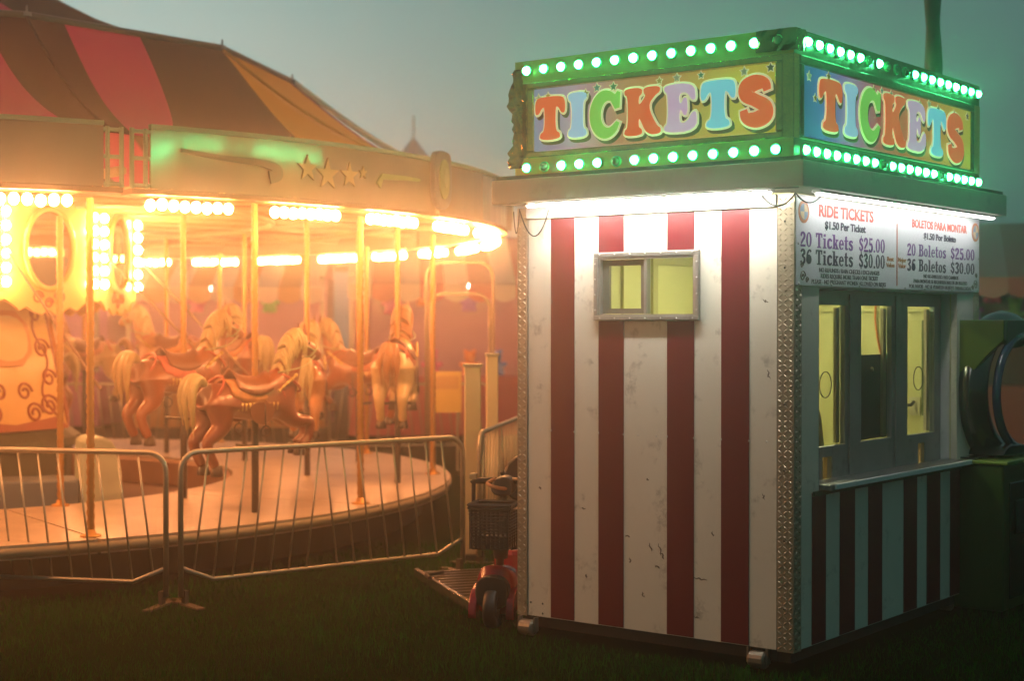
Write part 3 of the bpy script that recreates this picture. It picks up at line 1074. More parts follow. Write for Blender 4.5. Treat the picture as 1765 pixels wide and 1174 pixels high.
MB().tube([(RW - .075, .42, 1.36), (RW - .12, .42, 1.34), (RW - .13, .46, 1.34), (RW - .10, .56, 1.40), (RW - .08, .9, 1.43)], .012).build('power_cable', m_wire, booth, True)
MB().tube(catmull([(RW - .062, .66, 2.3), (RW - .08, .70, 2.0), (RW - .07, .69, 1.8), (RW - .06, .64, 1.6)], 6), .008).build('orange_cord', mat('cord_orange', (.75, .20, .03), .5), booth, True)
MB().box(RW - .075, RW - .051, .06, LW - .06, 1.98, 2.0).build('trim_rail', m_cream, booth)
MB().box(1.05, 1.10, LW - .075, LW - .051, .3, 2.5).build('wall_batten', m_cream, booth)
b = MB().box(RW - .062, RW - .051, .62, 1.5, 2.03, 2.40)
b.build('notice_board', mat('notice_print', (.40, .36, .38), .6, var=.5, vs=9), booth)
MB().box(1.42, 1.48, LW - .070, LW - .051, .3, 2.36).box(1.98, 2.04, LW - .070, LW - .051, .3, 2.36).box(1.48, 1.98, LW - .070, LW - .051, 2.30, 2.36).build('door_trim', mat('door_trim', (.42, .38, .16), .6), booth)

# ------------------------------------------------------------------ carousel
CX, CY = -5.85, 15.2
car = thing('carousel', 'glowing carousel with dark, pink and yellow canopy, bulb-lit rounding boards and pale platform', 'carousel', (CX, CY, 0), 0)
PZ = .40
RIB0 = R_(-55.3)
SEC = PI / 6
m_plat = mat('platform_steel', (.46, .37, .29), .30, .25, var=.30, vs=3.0, bump=.2, bs=120, dirt=.85, dirt_c=(.15, .085, .05), ds=2.4)
m_skirt = mat('platform_skirt', (.30, .22, .14), .6, var=.2)
m_brass = mat('twisted_brass_pole', (.48, .24, .06), .36, .6, var=.2)
RO, RI = 5.25, 3.10
ptile = MB()
g = R_(.12)
for k in range(12):
    a0, a1 = RIB0 + k * SEC + g, RIB0 + (k + 1) * SEC - g
    b = MB()
    n = 6
    vs = []
    for i in range(n + 1):
        a = a0 + (a1 - a0) * i / n
        for r, z in ((RI, PZ - .10), (RI, PZ), (RO, PZ), (RO, PZ - .10)):
            vs.append((r * math.cos(a), r * math.sin(a), z))
    fs = []
    for i in range(n):
        for q in range(4):
            fs.append((i * 4 + q, i * 4 + (q + 1) % 4, i * 4 + 4 + (q + 1) % 4, i * 4 + 4 + q))
    fs += [(0, 1, 2, 3), (n * 4 + 3, n * 4 + 2, n * 4 + 1, n * 4)]
    b.add(vs, fs).build('platform_section', m_plat, car)
MB().lathe([(RO - .35, .05), (RO - .30, PZ - .11), (RO - .24, PZ - .11), (RO - .28, .05), (RO - .35, .05)], 48).build('platform_skirt', mat('platform_shadow_board', (.03, .02, .02), .8), car)  # dark skirt board; shade below the platform is put into its colour
MB().lathe([(RO + .001, PZ - .085), (RO + .012, PZ - .085), (RO + .012, PZ - .02), (RO + .001, PZ - .02)], 96).build('platform_rim', m_skirt, car, True)
MB().lathe([(RI - .02, .10), (RI - .02, PZ - .02), (RI - .08, PZ - .05), (RI - .08, .10)], 48).build('inner_ring', mat('inner_ring_brown', (.24, .11, .05), .6), car)
MB().lathe([(0.3, .10), (RI - .1, .10), (RI - .1, .04), (.3, .04)], 36).build('centre_floor', mat('centre_floor_brown', (.12, .055, .03), .7, var=.4), car)

# rounding boards with bulbs
RB = 5.80
m_boardp = mat('rounding_board_paint', (.30, .19, .11), .15, var=.10, vs=2, coat=.8, spec=.7)
m_frame = mat('board_frame_paint', (.28, .36, .26), .5, var=.15)
bulb_me = MB().ball((0, 0, 0), .036, 8, 5, (1, 1, 1.15)).mesh('bulb', True)
m_bulb = emat('warm_bulb', WARM, S_WARM)
BULB_MATS = [m_bulb, m_bulb, emat('warm_bulb_soft', (1.0, .34, .09), S_WARM * .6), emat('warm_bulb_hot', (1.0, .41, .14), S_WARM * 1.3)]
m_sock = mat('bulb_socket', (.30, .18, .06), .4, .6)
sock_me = MB().lathe([(.02, .036), (.024, .075), (.02, .09)], 8).mesh('bulb_socket', True)

def on_ring(r, a, z):
    return (r * math.cos(a), r * math.sin(a), z)

def arc_panel(r0, r1, a0, a1, z0, z1, n=8):
    b = MB()
    vs, fs = [], []
    for i in range(n + 1):
        a = a0 + (a1 - a0) * i / n
        for r, z in ((r0, z0), (r1, z0), (r1, z1), (r0, z1)):
            vs.append(on_ring(r, a, z))
    for i in range(n):
        for q in range(4):
            fs.append((i * 4 + q, i * 4 + (q + 1) % 4, i * 4 + 4 + (q + 1) % 4, i * 4 + 4 + q))
    fs += [(0, 1, 2, 3), (n * 4 + 3, n * 4 + 2, n * 4 + 1, n * 4)]
    return b.add(vs, fs)

boards = []
for k in range(12):
    a0, a1 = RIB0 + k * SEC, RIB0 + (k + 1) * SEC
    gp = R_(1.8) if k in (0, 11) else R_(.4)
    g0 = R_(1.6) if k == 0 else R_(.25)
    g1 = R_(1.6) if k == 11 else R_(.25)
    bd = arc_panel(RB - .03, RB, a0 + g0, a1 - g1, 2.80, 3.20, 12).build('rounding_board', m_boardp, car, smooth=False)
    for p in bd.data.polygons:
        p.use_smooth = False
    boards.append(bd)
    arc_panel(RB - .035, RB + .012, a0 + g0, a1 - g1, 3.202, 3.232, 12).build('top_rail', m_frame, bd)
    arc_panel(RB - .20, RB + .004, a0 + R_(.3), a1 - R_(.3), 2.762, 2.797, 12).build('bottom_rail', mat('bottom_rail_gold', (.20, .09, .03), .5, .2), bd)
    for q in range(3):
        for i in range(8):
            a = a0 + SEC * ((q + .5) / 3 + (i - 3.5) * .0285)
            if k == 11 and q == 2 and i > 5:
                continue
            p = on_ring(RB - .10, a, 2.70)
            link('bulb', bulb_me, random.choice(BULB_MATS), bd, (p[0], p[1], p[2] + random.uniform(-.006, .006)))
# open frame ends at the joint in view
for s, k in ((1, 0), (-1, 11)):
    b = MB()
    for a in (RIB0 + s * R_(.35), RIB0 + s * R_(1.3)):
        b.tube([on_ring(RB - .015, a, 2.80), on_ring(RB - .015, a, 3.20)], .016, 6)
    for z in (2.82, 3.0, 3.18):
        b.tube([on_ring(RB - .015, RIB0 + s * R_(.35), z), on_ring(RB - .015, RIB0 + s * R_(1.6), z)], .014, 6)
    b.build('end_frame', m_frame, boards[k])
# round-headed plaques on the other joints
def plaque_poly(wd, h):
    return chaikin([(-wd, 0), (wd, 0), (wd, h * .86), (wd * .7, h), (-wd * .7, h), (-wd, h * .86)], 2)
m_plq = mat('plaque_violet', (.22, .17, .17), .4)
m_oval = mat('plaque_oval', (.40, .36, .16), .4)
for k in range(1, 12):
    if k > 6:
        continue
    a = RIB0 + k * SEC
    er, et = Vector((math.cos(a), math.sin(a), 0)), Vector((-math.sin(a), math.cos(a), 0))
    fn = lambda u, v, d: tuple(er * (RB + .012 + d) + et * u + Vector((0, 0, 2.82 + v)))
    pl = MB().prism(plaque_poly(.145, .47), fn, 0, .05).build('plaque', m_plq, car, bevel=.008)
    ov = [(.085 * math.cos(t), .24 + .16 * math.sin(t)) for t in np.linspace(0, 2 * PI, 24, endpoint=False)]
    MB().prism(ov, fn, .0505, .062).build('oval', m_oval, pl)
    MB().prism([(p * .45 + .02, .13 + q * .5) for p, q in ov], fn, .0625, .068).build('oval_picture', mat('plaque_figure', (.52, .46, .28), .5), pl)
# painted stars and scroll on the front board
m_st = mat('board_star', (.50, .26, .07), .4)
def board_fn(a):
    er, et = Vector((math.cos(a), math.sin(a), 0)), Vector((-math.sin(a), math.cos(a), 0))
    return lambda u, v, d: tuple(er * (RB + .004 + d) + et * u + Vector((0, 0, v)))
for t, z, r in ((.47, 3.02, .10), (.535, 2.99, .12), (.61, 3.0, .10), (.66, 3.03, .05)):
    fn = board_fn(RIB0 + SEC * t)
    MB().prism([(p, z + q) for p, q in star_poly(r, k=.4)], fn, 0, .012).build('star', m_st, boards[0])
fn = board_fn(RIB0 + SEC * .26)
P = catmull([(-.42, 3.07), (-.1, 3.04), (.2, 3.03), (.34, 3.0), (.36, 2.95), (.29, 2.93)], 6)
MB().prism(ribbon(P, lambda t: .012 + .035 * t), fn, 0, .012).build('scroll', mat('board_scroll', (.10, .06, .03), .4), boards[0])
fn = board_fn(RIB0 + SEC * .80)
MB().prism(ribbon([(-.25, 2.95), (-.2, 3.02), (.1, 3.03), (.3, 3.03)], lambda t: .03 - .02 * t), fn, 0, .012).build('scroll', mat('board_scroll_gold', (.45, .38, .12), .4), boards[0])

# canopy: twelve gores, two tiers
RE, ZE, RR, ZR, RT, ZTOP = 5.52, 3.19, 3.70, 4.26, .35, 5.65
CANC = {'dark': mat('canopy_black', (.012, .010, .010), .75, var=.3, vs=3), 'pink': mat('canopy_magenta', (.46, .008, .13), .7, var=.08, vs=3),
        'maroon': mat('canopy_maroon', (.035, .007, .008), .75, var=.2, vs=3), 'yellow': mat('canopy_yellow', (.58, .30, .015), .7, var=.08, vs=3)}
CI = ['dark', 'pink', 'maroon', 'yellow']
for m_ in CANC.values():            # thin cloth: some light comes through
    n_ = m_.node_tree
    bs_ = n_.nodes['Principled BSDF']
    bs_.inputs['Specular IOR Level'].default_value = .1
    tr_ = n_.nodes.new('ShaderNodeBsdfTranslucent')
    c_ = bs_.inputs['Base Color'].default_value
    tr_.inputs[0].default_value = tuple(min(1, v * 1.3) for v in c_[:3]) + (1,)
    ms_ = n_.nodes.new('ShaderNodeMixShader')
    ms_.inputs[0].default_value = .14
    n_.links.new(bs_.outputs[0], ms_.inputs[1])
    n_.links.new(tr_.outputs[0], ms_.inputs[2])
    n_.links.new(ms_.outputs[0], n_.nodes['Material Output'].inputs[0])
def gore(k):
    """one canopy gore between two ribs; odd gores are mirrored"""
    NA, NT, NU = 32, 26, 14
    vs, fs, mi = [], [], []
    def cuts(t, upper):
        if upper:
            b_ = [0, .12, .5 - .2 * t, .75, 1]
        else:
            b_ = [0, .06 + .11 * t, .15 + .52 * t - .12 * t * t, min(.66 + .34 * (t ** .85), .995), 1]
            if k == 1:
                b_ = [0, .02, .04, .06, 1]
        q = []
        for a_, c_ in zip(b_[:-1], b_[1:]):
            q += list(np.linspace(a_, c_, 8, endpoint=False))
        q.append(1.)
        return q if k % 2 == 0 else [1 - v for v in q[::-1]]
    for j in range(NT + NU + 1):
        if j <= NT:
            t = j / NT
            r, z = RE + (RR - RE) * t, ZE + (ZR - ZE) * t - .13 * math.sin(PI * t)
            sg = .05 * math.sin(PI * t)
            qs = cuts(t, False)
        else:
            t = (j - NT) / NU
            r, z = RR + (RT - RR) * t, ZR + (ZTOP - ZR) * t - .22 * math.sin(PI * t) * (1 - .3 * t)
            sg = .10 * math.sin(PI * t)
            qs = cuts(t, True)
        for i in range(NA + 1):
            q = qs[i]
            a = RIB0 + (k + q) * SEC
            chord = math.cos(SEC / 2) / math.cos(SEC * (q - .5))
            d = sg * math.sin(PI * q)
            vs.append((r * chord * math.cos(a), r * chord * math.sin(a), z - d))
    for j in range(NT + NU):
        for i in range(NA):
            o = j * (NA + 1) + i
            fs.append((o, o + 1, o + NA + 2, o + NA + 1))
            q = (i if k % 2 == 0 else NA - 1 - i) // 8
            mi.append(CI.index((['maroon', 'pink', 'dark', 'yellow'] if j < NT else ['maroon', 'pink', 'dark', 'dark'])[q]))
    me = bpy.data.meshes.new('canopy_gore')
    me.from_pydata(vs, [], fs)
    for c in CI:
        me.materials.append(CANC[c])
    me.polygons.foreach_set('material_index', mi)
    me.update()
    me.shade_smooth()
    return me
cnp = None
for k in range(12):
    o = link('canopy_gore', gore(k), None, car)
    P = []
    for t in np.linspace(0, 1, 8):
        P.append(on_ring(RE + (RR - RE) * t, RIB0 + k * SEC, ZE + (ZR - ZE) * t - .10 * math.sin(PI * t) + .012))
    MB().tube(P, .014, 6).build('canopy_seam', CANC['yellow' if k == 1 else 'maroon'], o, True)
b = MB().tube([on_ring(RR, RIB0 + k * SEC, ZR + .02) for k in range(12)], .03, 6, closed=True)
b.build('canopy_ring', mat('ring_steel', (.10, .09, .08), .4, .6), car, True)
fit_me = MB().lathe([(0, .09), (.008, .08), (.010, .035), (.035, .03), (.04, 0)], 8).mesh('ring_fitting', True)
for k in range(12):
    link('ring_fitting', fit_me, mat('fitting_steel', (.25, .27, .26), .3, .8), car, on_ring(RR, RIB0 + k * SEC, ZR + .01))
# white tube added as the highlight on the canopy rib against the sky
P = [on_ring(RE + (RR - RE) * t, RIB0 + 2 * SEC, ZE + (ZR - ZE) * t - .10 * math.sin(PI * t) + .025) for t in np.linspace(.35, .99, 8)]
MB().tube(P, .030, 6).build('rib_highlight', mat('white_rib_highlight', (.75, .75, .72), .35), car, True)
# sweeps and ring beams under the canopy
m_sweep = mat('sweep_beam', (.42, .30, .16), .5, var=.15)
for k in range(24):
    a = RIB0 + k * SEC / 2
    b = MB()
    b.tube([on_ring(1.6, a, 2.98), on_ring(RB - .1, a, 2.92)], .035, 6)
    b.build('sweep', m_sweep, car)
for r, z in ((3.5, 2.90), (4.72, 2.88)):
    MB().tube([on_ring(r, t, z) for t in np.linspace(0, 2 * PI, 60, endpoint=False)], .03, 6, closed=True).build('crank_ring', m_sweep, car, True)
# twisted posts at the platform rim
def twist_mesh(z0, z1, r, turns):
    b = MB()
    n, N = 9, int((z1 - z0) / .022)
    vs, fs = [], []
    for j in range(N + 1):
        z = z0 + (z1 - z0) * j / N
        for i in range(n):
            a = 2 * PI * i / n
            rr = r * (1 + .22 * math.cos(3 * a + turns * 2 * PI * (z - z0)))
            vs.append((rr * math.cos(a), rr * math.sin(a), z))
    for j in range(N):
        for i in range(n):
            l = (i + 1) % n
            fs.append((j * n + i, j * n + l, j * n + n + l, j * n + n + i))
    return b.add(vs, fs).mesh('post', True)
post_me = twist_mesh(PZ, 2.78, .026, 14)
foot_me = MB().lathe([(.075, 0), (.075, .012), (.04, .018), (.032, .05), (.02, .05)], 12).mesh('post_foot', True)
for k in range(12):
    a = RIB0 + k * SEC
    o = link('rim_post', post_me, m_brass, car, on_ring(5.08, a, 0))
    link('post_foot', foot_me, m_brass, o, (0, 0, PZ))
o = link('rim_post', post_me, m_brass, car, on_ring(3.16, R_(-47.2), 0))
link('post_foot', foot_me, m_brass, o, (0, 0, PZ))
for a in (-80, -50, -20, 10):
    MB().tube([on_ring(1.9, R_(a), 2.85), on_ring(3.3, R_(a + 8), 1.35)], .012, 6).build('tie_rod', mat('tie_rod_steel', (.25, .14, .08), .4, .6), car)

# centre drum
m_drum = mat('drum_yellow', (.72, .46, .13), .40, var=.10, vs=4, coat=.3)
m_drum2 = mat('drum_orange', (.62, .25, .06), .45, var=.12, vs=4, coat=.2)
m_scr = mat('scroll_red', (.36, .08, .025), .5)
RD = 2.08
drum_r0 = RIB0 + R_(6)
for k in range(12):
    am = drum_r0 + (k + .5) * SEC
    er, et = Vector((math.cos(am), math.sin(am), 0)), Vector((-math.sin(am), math.cos(am), 0))
    half = RD * math.tan(SEC / 2)
    ap = RD
    fn = lambda u, v, d, er=er, et=et: tuple(er * (ap + d) + et * u + Vector((0, 0, v)))
    n = 14
    bottom = []
    for i in range(n + 1):
        u = half - 2 * half * i / n
        bottom.append((u, 2.12 - .13 * abs(math.cos(PI * u / (2 * half))) + .03 * math.cos(5 * PI * u / half)))
    poly = [(-half + .002, 3.0), (half - .002, 3.0)] + bottom
    dp = MB().prism(poly[::-1], fn, -.03, 0).build('drum_panel', m_drum, car)
    facing = math.cos(am) * (-CX) + math.sin(am) * (-CY) > -3
    for s in (-1, 1):
        MB().prism([(s * half - .02 - (.075 if s > 0 else -.06), 2.2), (s * half + .02 - (.06 if s > 0 else -.075), 2.2), (s * half + .02 - (.06 if s > 0 else -.075), 2.93), (s * half - .02 - (.075 if s > 0 else -.06), 2.93)], fn, .001, .02).build('bulb_strip', m_drum2, dp)
    if facing:
        for s in (-1, 1):
            for q in range(6):
                p = fn(s * (half - .068), 2.26 + q * .122, .045)
                link('bulb', bulb_me, random.choice(BULB_MATS), dp, p)
        # oval mirror with frame, scroll rings
        ov = [(.27 * math.cos(t), 2.56 + .36 * math.sin(t)) for t in np.linspace(0, 2 * PI, 30, endpoint=False)]
        MB().prism(ov, fn, .001, .012).build('mirror', mat('drum_mirror', (.42, .34, .26), .03, .95), dp)
        MB().tube([fn(u, v, .02) for u, v in ov], .028, 6, closed=True).build('mirror_frame', mat('mirror_gilt', (.80, .48, .14), .35, .5), dp, True)
        b = MB()
        for cx_, cz, r0, sg in ((-.12, 2.13, .06, 1), (.12, 2.13, .06, -1), (0, 2.08, .05, 1)):
            b.tube([fn(cx_ + sg * r0 * (1 - t / 14) * math.cos(t), cz + r0 * (1 - t / 14) * math.sin(t), .006) for t in np.linspace(0, 9, 22)], .010, 5)
        b.build('scroll', m_scr, dp, True)
MB().lathe([(1.5, 3.02), (2.2, 3.02), (2.25, 3.06), (2.2, 3.10), (1.5, 3.10)], 24).build('drum_cornice', m_drum2, car)
# flared lower casing with painted scroll panels
n = 8
c0 = R_(-75)
for k in range(n):
    am = c0 + k * 2 * PI / n
    er, et = Vector((math.cos(am), math.sin(am), 0)), Vector((-math.sin(am), math.cos(am), 0))
    def fn(u, v, d, er=er, et=et):
        t = (v - .9) / 1.3
        ap = 1.50 - .26 * t + d
        hw = (1.50 - .26 * t) * math.tan(PI / n)
        return tuple(er * ap + et * (u * hw) + Vector((0, 0, v)))
    cp = MB().prism([(-.998, .9), (.998, .9), (.998, 2.2), (-.998, 2.2)], fn, -.03, 0).build('casing_panel', m_drum, car)
    if k in (0, 1, 2, 7):
        MB().prism(chaikin([(-.5, 1.50), (.5, 1.50), (.5, 2.02), (-.5, 2.02)], 1), fn, .001, .05).build('raised_panel', m_drum2, cp, bevel=.006)
        MB().prism(chaikin([(-.42, 1.55), (.42, 1.55), (.42, 1.97), (-.42, 1.97)], 2), fn, .051, .056).build('raised_field', mat('drum_cream', (.74, .55, .24), .4), cp)
        MB().prism([(-.998, .902), (.998, .902), (.9, 1.02), (0, .96), (-.9, 1.02)], fn, .001, .010).build('casing_border', m_scr, cp)
        for sx in (-1, 1):
            for cx_, cz, r0, tn in ((.72, 1.12, .11, 10), (.40, 1.06, .10, 10), (.82, 1.38, .09, 9), (.78, 1.66, .10, 10), (.78, 1.98, .08, 9), (.26, 1.26, .09, 9)):
                P = [fn(sx * (cx_ + (r0 / .58) * (1 - t / (tn * 1.3)) * math.cos(t)), cz + r0 * (1 - t / (tn * 1.3)) * math.sin(t), .006) for t in np.linspace(0, tn, 24)]
                MB().tube(P, .013, 5).build('scroll', m_scr, cp, True)
            P = catmull([(sx * .9, .98), (sx * .62, 1.24), (sx * .86, 1.55), (sx * .66, 1.84), (sx * .85, 2.14)], 6)
            MB().tube([fn(u, v, .006) for u, v in P], .012, 5).build('scroll', m_scr, cp, True)
MB().lathe([(1.3, .12), (1.52, .12), (1.55, .70), (1.62, .72), (1.62, .80), (1.5, .88), (1.2, .88)], 16).build('casing_base', mat('base_green', (.07, .09, .06), .5, var=.3), car)
b = MB().box(-.35, .35, -.25, .25, .11, .55)
b.build('battery_box', mat('box_blue', (.10, .14, .18), .5, dirt=.4), car, loc=(1.75, -1.55, 0), rot=R_(10), bevel=.02)
# pale green motor housing
P = chaikin([(-.17, .0), (.17, .0), (.17, .62), (.06, .80), (-.14, .80), (-.17, .74)], 1)
MB().prism(P, lambda a, c, d: (a, d, c), -.2, .2).build('motor_housing', mat('housing_green', (.40, .46, .36), .45, var=.15), car, loc=(2.24, -1.50, .12), rot=R_(25), bevel=.03)

# ------------------------------------------------------------------ carousel horses
def skin_mesh(V, Ed, Rr, root=0, lev=2):
    me = bpy.data.meshes.new('horse_skin')
    me.from_pydata(V, Ed, [])
    o = bpy.data.objects.new('temp', me)
    col.objects.link(o)
    o.modifiers.new('skin', 'SKIN')
    sv = me.skin_vertices[0].data
    for i, r in enumerate(Rr):
        sv[i].radius = r if isinstance(r, tuple) else (r, r)
        sv[i].use_root = i == root
    s = o.modifiers.new('sub', 'SUBSURF')
    s.levels = lev
    s.render_levels = lev
    dg = bpy.context.evaluated_depsgraph_get()
    out = bpy.data.meshes.new_from_object(o.evaluated_get(dg))
    bpy.data.objects.remove(o)
    out.shade_smooth()
    return out

V = [(-.30, 0, -.15), (-.02, 0, -.20), (.26, 0, -.16), (.41, 0, .02), (.47, 0, .19), (.53, 0, .34), (.66, 0, .30), (.80, 0, .19), (-.46, 0, -.14)]
Rr = [(.20, .19), (.205, .19), (.19, .185), (.125, .14), (.085, .12), (.075, .10), (.062, .085), (.045, .05), (.12, .13)]
Ed = [(0, 1), (1, 2), (2, 3), (3, 4), (4, 5), (5, 6), (6, 7), (0, 8)]
for s in (-1, 1):
    i = len(V)
    V += [(-.40, s * .12, -.26), (-.36, s * .13, -.42), (-.54, s * .125, -.56), (-.48, s * .12, -.71), (-.43, s * .12, -.80)]
    Rr += [.135, .105, .060, .046, .058]
    Ed += [(0, i), (i, i + 1), (i + 1, i + 2), (i + 2, i + 3), (i + 3, i + 4)]
    i = len(V)
    dx = .06 if s > 0 else -.03
    V += [(.32, s * .11, -.28), (.42 + dx, s * .12, -.40), (.64 + dx, s * .12, -.40), (.62 + dx, s * .115, -.56), (.52 + dx, s * .115, -.64)]
    Rr += [.115, .080, .058, .044, .054]
    Ed += [(2, i), (i, i + 1), (i + 1, i + 2), (i + 2, i + 3), (i + 3, i + 4)]
horse_me = skin_mesh(V, Ed, Rr)

def patch(x0, x1, half, rad, zc, cant=0., nx=14, na=14):
    vs, fs = [], []
    for lay in (0, 1):
        for i in range(nx + 1):
            t = i / nx
            x = x0 + (x1 - x0) * t
            for j in range(na + 1):
                q = -1 + 2 * j / na
                hw = half * (1 - .25 * abs(2 * t - 1) ** 2)
                a = q * hw
                r = rad + cant * ((1 - t) ** 4 * .9 + t ** 5 * .6) * max(0, 1 - abs(q) * 1.3) - lay * .018
                vs.append((x, r * 1.02 * math.sin(a), zc + r * math.cos(a)))
    W = na + 1
    N = (nx + 1) * W
    for i in range(nx):
        for j in range(na):
            o = i * W + j
            fs += [(o, o + 1, o + W + 1, o + W), (N + o, N + o + W, N + o + W + 1, N + o + 1)]
    for i in range(nx):
        for j in (0, na):
            o = i * W + j
            fs.append((o, o + W, N + o + W, N + o))
    for j in range(na):
        for i in (0, nx):
            o = i * W + j
            fs.append((o, o + 1, N + o + 1, N + o))
    return MB().add(vs, fs)
saddle_me = patch(-.22, .17, R_(75), .222, -.19, .10).mesh('saddle', True)
blanket_me = patch(-.30, .22, R_(98), .208, -.19, 0.).mesh('blanket', True)
def ringm(c, rx, rz, tilt, r=.012, n=22):
    P = []
    for t in np.linspace(0, 2 * PI, n, endpoint=False):
        p = Vector((0, rx * math.cos(t), rz * math.sin(t)))
        p.rotate(Matrix.Rotation(tilt, 3, 'Y'))
        P.append(tuple(Vector(c) + p))
    return P
hb = MB()
hb.tube(ringm((.26, 0, -.15), .196, .205, R_(-25)), .014, 5, closed=True)
hb.tube(ringm((.40, 0, -.02), .155, .17, R_(-55)), .014, 5, closed=True)
strap_me = hb.mesh('harness', True)
hb = MB()
hb.tube(ringm((.70, 0, .265), .060, .075, R_(40)), .010, 5, closed=True)
hb.tube(ringm((.57, 0, .345), .078, .10, R_(25)), .010, 5, closed=True)
for s in (-1, 1):
    hb.tube([(.57, s * .078, .33), (.70, s * .06, .265)], .009, 5)
    hb.tube(catmull([(.70, s * .06, .22), (.5, s * .15, .12), (.25, s * .10, .07)], 5), .007, 5)
bridle_me = hb.mesh('bridle', True)
# mane: overlapping carved locks
hb = MB()
random.seed(3)
for k in range(15):
    t = k / 14
    c = Vector(catmull([(.31, 0, .06), (.37, 0, .22), (.43, 0, .38), (.52, 0, .45), (.60, 0, .40)], 5)[int(t * 19)])
    for s in (-1, 1):
        L = .17 + .06 * random.random()
        P = [c + Vector((0, s * .01, .02)), c + Vector((-.02, s * .08, -.02)), c + Vector((-.03 + .03 * random.random(), s * .115, -.45 * L - .02)), c + Vector((-.05 + .05 * random.random(), s * .10, -L - .02))]
        hb.tube(catmull([tuple(p) for p in P], 4), [.030 - .0022 * i for i in range(13)], 6)
mane_me = hb.mesh('mane', True)
hb = MB()
for k in range(9):
    o = Vector((random.uniform(-.025, .025), random.uniform(-.05, .05), random.uniform(-.02, .02)))
    P = [Vector((-.48, 0, -.03)) + o * .3, Vector((-.57, 0, .02)) + o, Vector((-.645, 0, -.07)) + o * 1.6, Vector((-.665, 0, -.22)) + o * 2.1, Vector((-.64, 0, -.40 - .08 * random.random())) + o * 1.7]
    hb.tube(catmull([tuple(p) for p in P], 4), [.026 + .026 * math.sin(PI * min(1, i / 14)) - .0014 * i for i in range(17)], 6)
tail_me = hb.mesh('tail', True)
hoof_mes = []
hb = MB()
for x, y, z in ((-.425, .12, -.825), (-.425, -.12, -.825), (.57, .115, -.675), (.48, -.115, -.675)):
    hb = MB()
    hb.lathe([(0, .05), (.045, .05), (.062, -.035), (.058, -.05), (0, -.05)], 10, (x, y, z))
    hoof_mes.append(hb.mesh('hoof', True))
ear_mes, eye_mes, stir_mes = [], [], []
for s in (-1, 1):
    ear_mes.append(MB().add([(.56, s * .04, .42), (.60, s * .078, .42), (.61, s * .04, .43), (.58, s * .055, .55)], [(0, 1, 3), (1, 2, 3), (2, 0, 3), (0, 2, 1)]).mesh('ear'))
    eye_mes.append(MB().ball((.635, s * .066, .345), .014, 8, 5).mesh('eye', True))
    hb = MB().tube([(.03, s * .225, -.22), (.03, s * .235, -.424)], .008, 5)
    hb.tube([(.03 + .05 * math.cos(t), s * .235, -.47 + .05 * math.sin(t)) for t in np.linspace(0, 2 * PI, 12, endpoint=False)], .008, 5, closed=True)
    stir_mes.append(hb.mesh('stirrup', True))
skirt_me = [MB().prism(chaikin([(-.14, -.20), (.14, -.20), (.12, -.36), (0, -.42), (-.12, -.36)], 2), lambda a, c, d, s=s: (a, s * (.214 + d), c), 0, .012).mesh('saddle_flap', False) for s in (-1, 1)]
HC = {'chestnut': (.22, .062, .018), 'bay': (.18, .045, .016), 'cream': (.42, .30, .14), 'palomino': (.34, .15, .045), 'white': (.42, .32, .20)}
MC = {'chestnut': (.34, .24, .10), 'bay': (.36, .30, .14), 'cream': (.28, .12, .04), 'palomino': (.40, .32, .16), 'white': (.30, .20, .10)}
hp_me = twist_mesh(PZ, 2.90, .024, 13)
HP = [  # ring radius, angle, saddle height, coat, blanket, turn, label
    (3.50, -30.8, 1.61, 'chestnut', (.50, .10, .07), -13, 'chestnut wooden carousel horse in full side view, leftmost near the green motor housing'),
    (4.70, -36.5, 1.45, 'bay', (.42, .18, .06), -12, 'bay wooden carousel horse with cream mane, the lowest and nearest, just behind the fence'),
    (3.84, 3.9, 1.53, 'palomino', (.40, .09, .04), 0, 'honey coloured carousel horse seen from behind, just past the head of the low bay'),
    (4.80, -6.0, 1.67, 'cream', (.34, .07, .03), 3, 'pale carousel horse seen squarely from behind at the right of the platform'),
    (4.60, 23.0, 1.55, 'chestnut', (.36, .10, .04), 46, 'brown carousel horse farther back, between the honey coloured and the pale one'),
    (3.50, 32.0, 1.71, 'bay', (.36, .14, .05), 0, 'dark bay carousel horse at the back of the ride behind the honey coloured horse'),
    (3.50, 57.0, 1.71, 'palomino', (.50, .20, .06), 14, 'golden carousel horse facing left behind the side-on chestnut'),
    (4.70, 54.0, 1.47, 'white', (.40, .12, .10), 0, 'pale far carousel horse at the back rim behind the golden one'),
    (3.50, 88.0, 1.49, 'bay', (.30, .08, .05), 0, 'dark carousel horse at the far side beside the centre casing'),
    (4.70, 84.0, 1.65, 'cream', (.40, .16, .10), 0, 'cream carousel horse on the far rim near the centre casing'),
]
m_gilt = mat('horse_gilt', (.55, .40, .14), .35, .5)
rosette_me = MB().ball((.50, 0, -.10), .034, 8, 5).mesh('rosette', True)
stud_mes = []
for s in (-1, 1):
    hb = MB().tube([(.20, s * .203, -.10), (.40, s * .18, .04)], .012, 5)
    for q in range(5):
        hb.ball((.20 + .05 * q, s * (.205 - .006 * q), -.10 + .035 * q), .020, 7, 5)
    stud_mes.append(hb.mesh('studded_strap', True))
rump_me = MB().tube(ringm((-.42, 0, -.10), .165, .175, R_(35)), .014, 5, closed=True).mesh('rump_strap', True)
hb = MB()
for s in (-1, 1):
    for q in range(11):
        x = -.25 + .042 * q
        hb.tube([(x, s * .208, -.205), (x, s * .212, -.275)], [.016, .006], 5)
fringe_me = hb.mesh('blanket_fringe', True)
m_hoof = mat('hoof_black', (.03, .015, .01), .35)
m_leather = mat('saddle_leather', (.16, .05, .02), .32, var=.2)
m_strapr = mat('harness_red', (.36, .06, .03), .4)
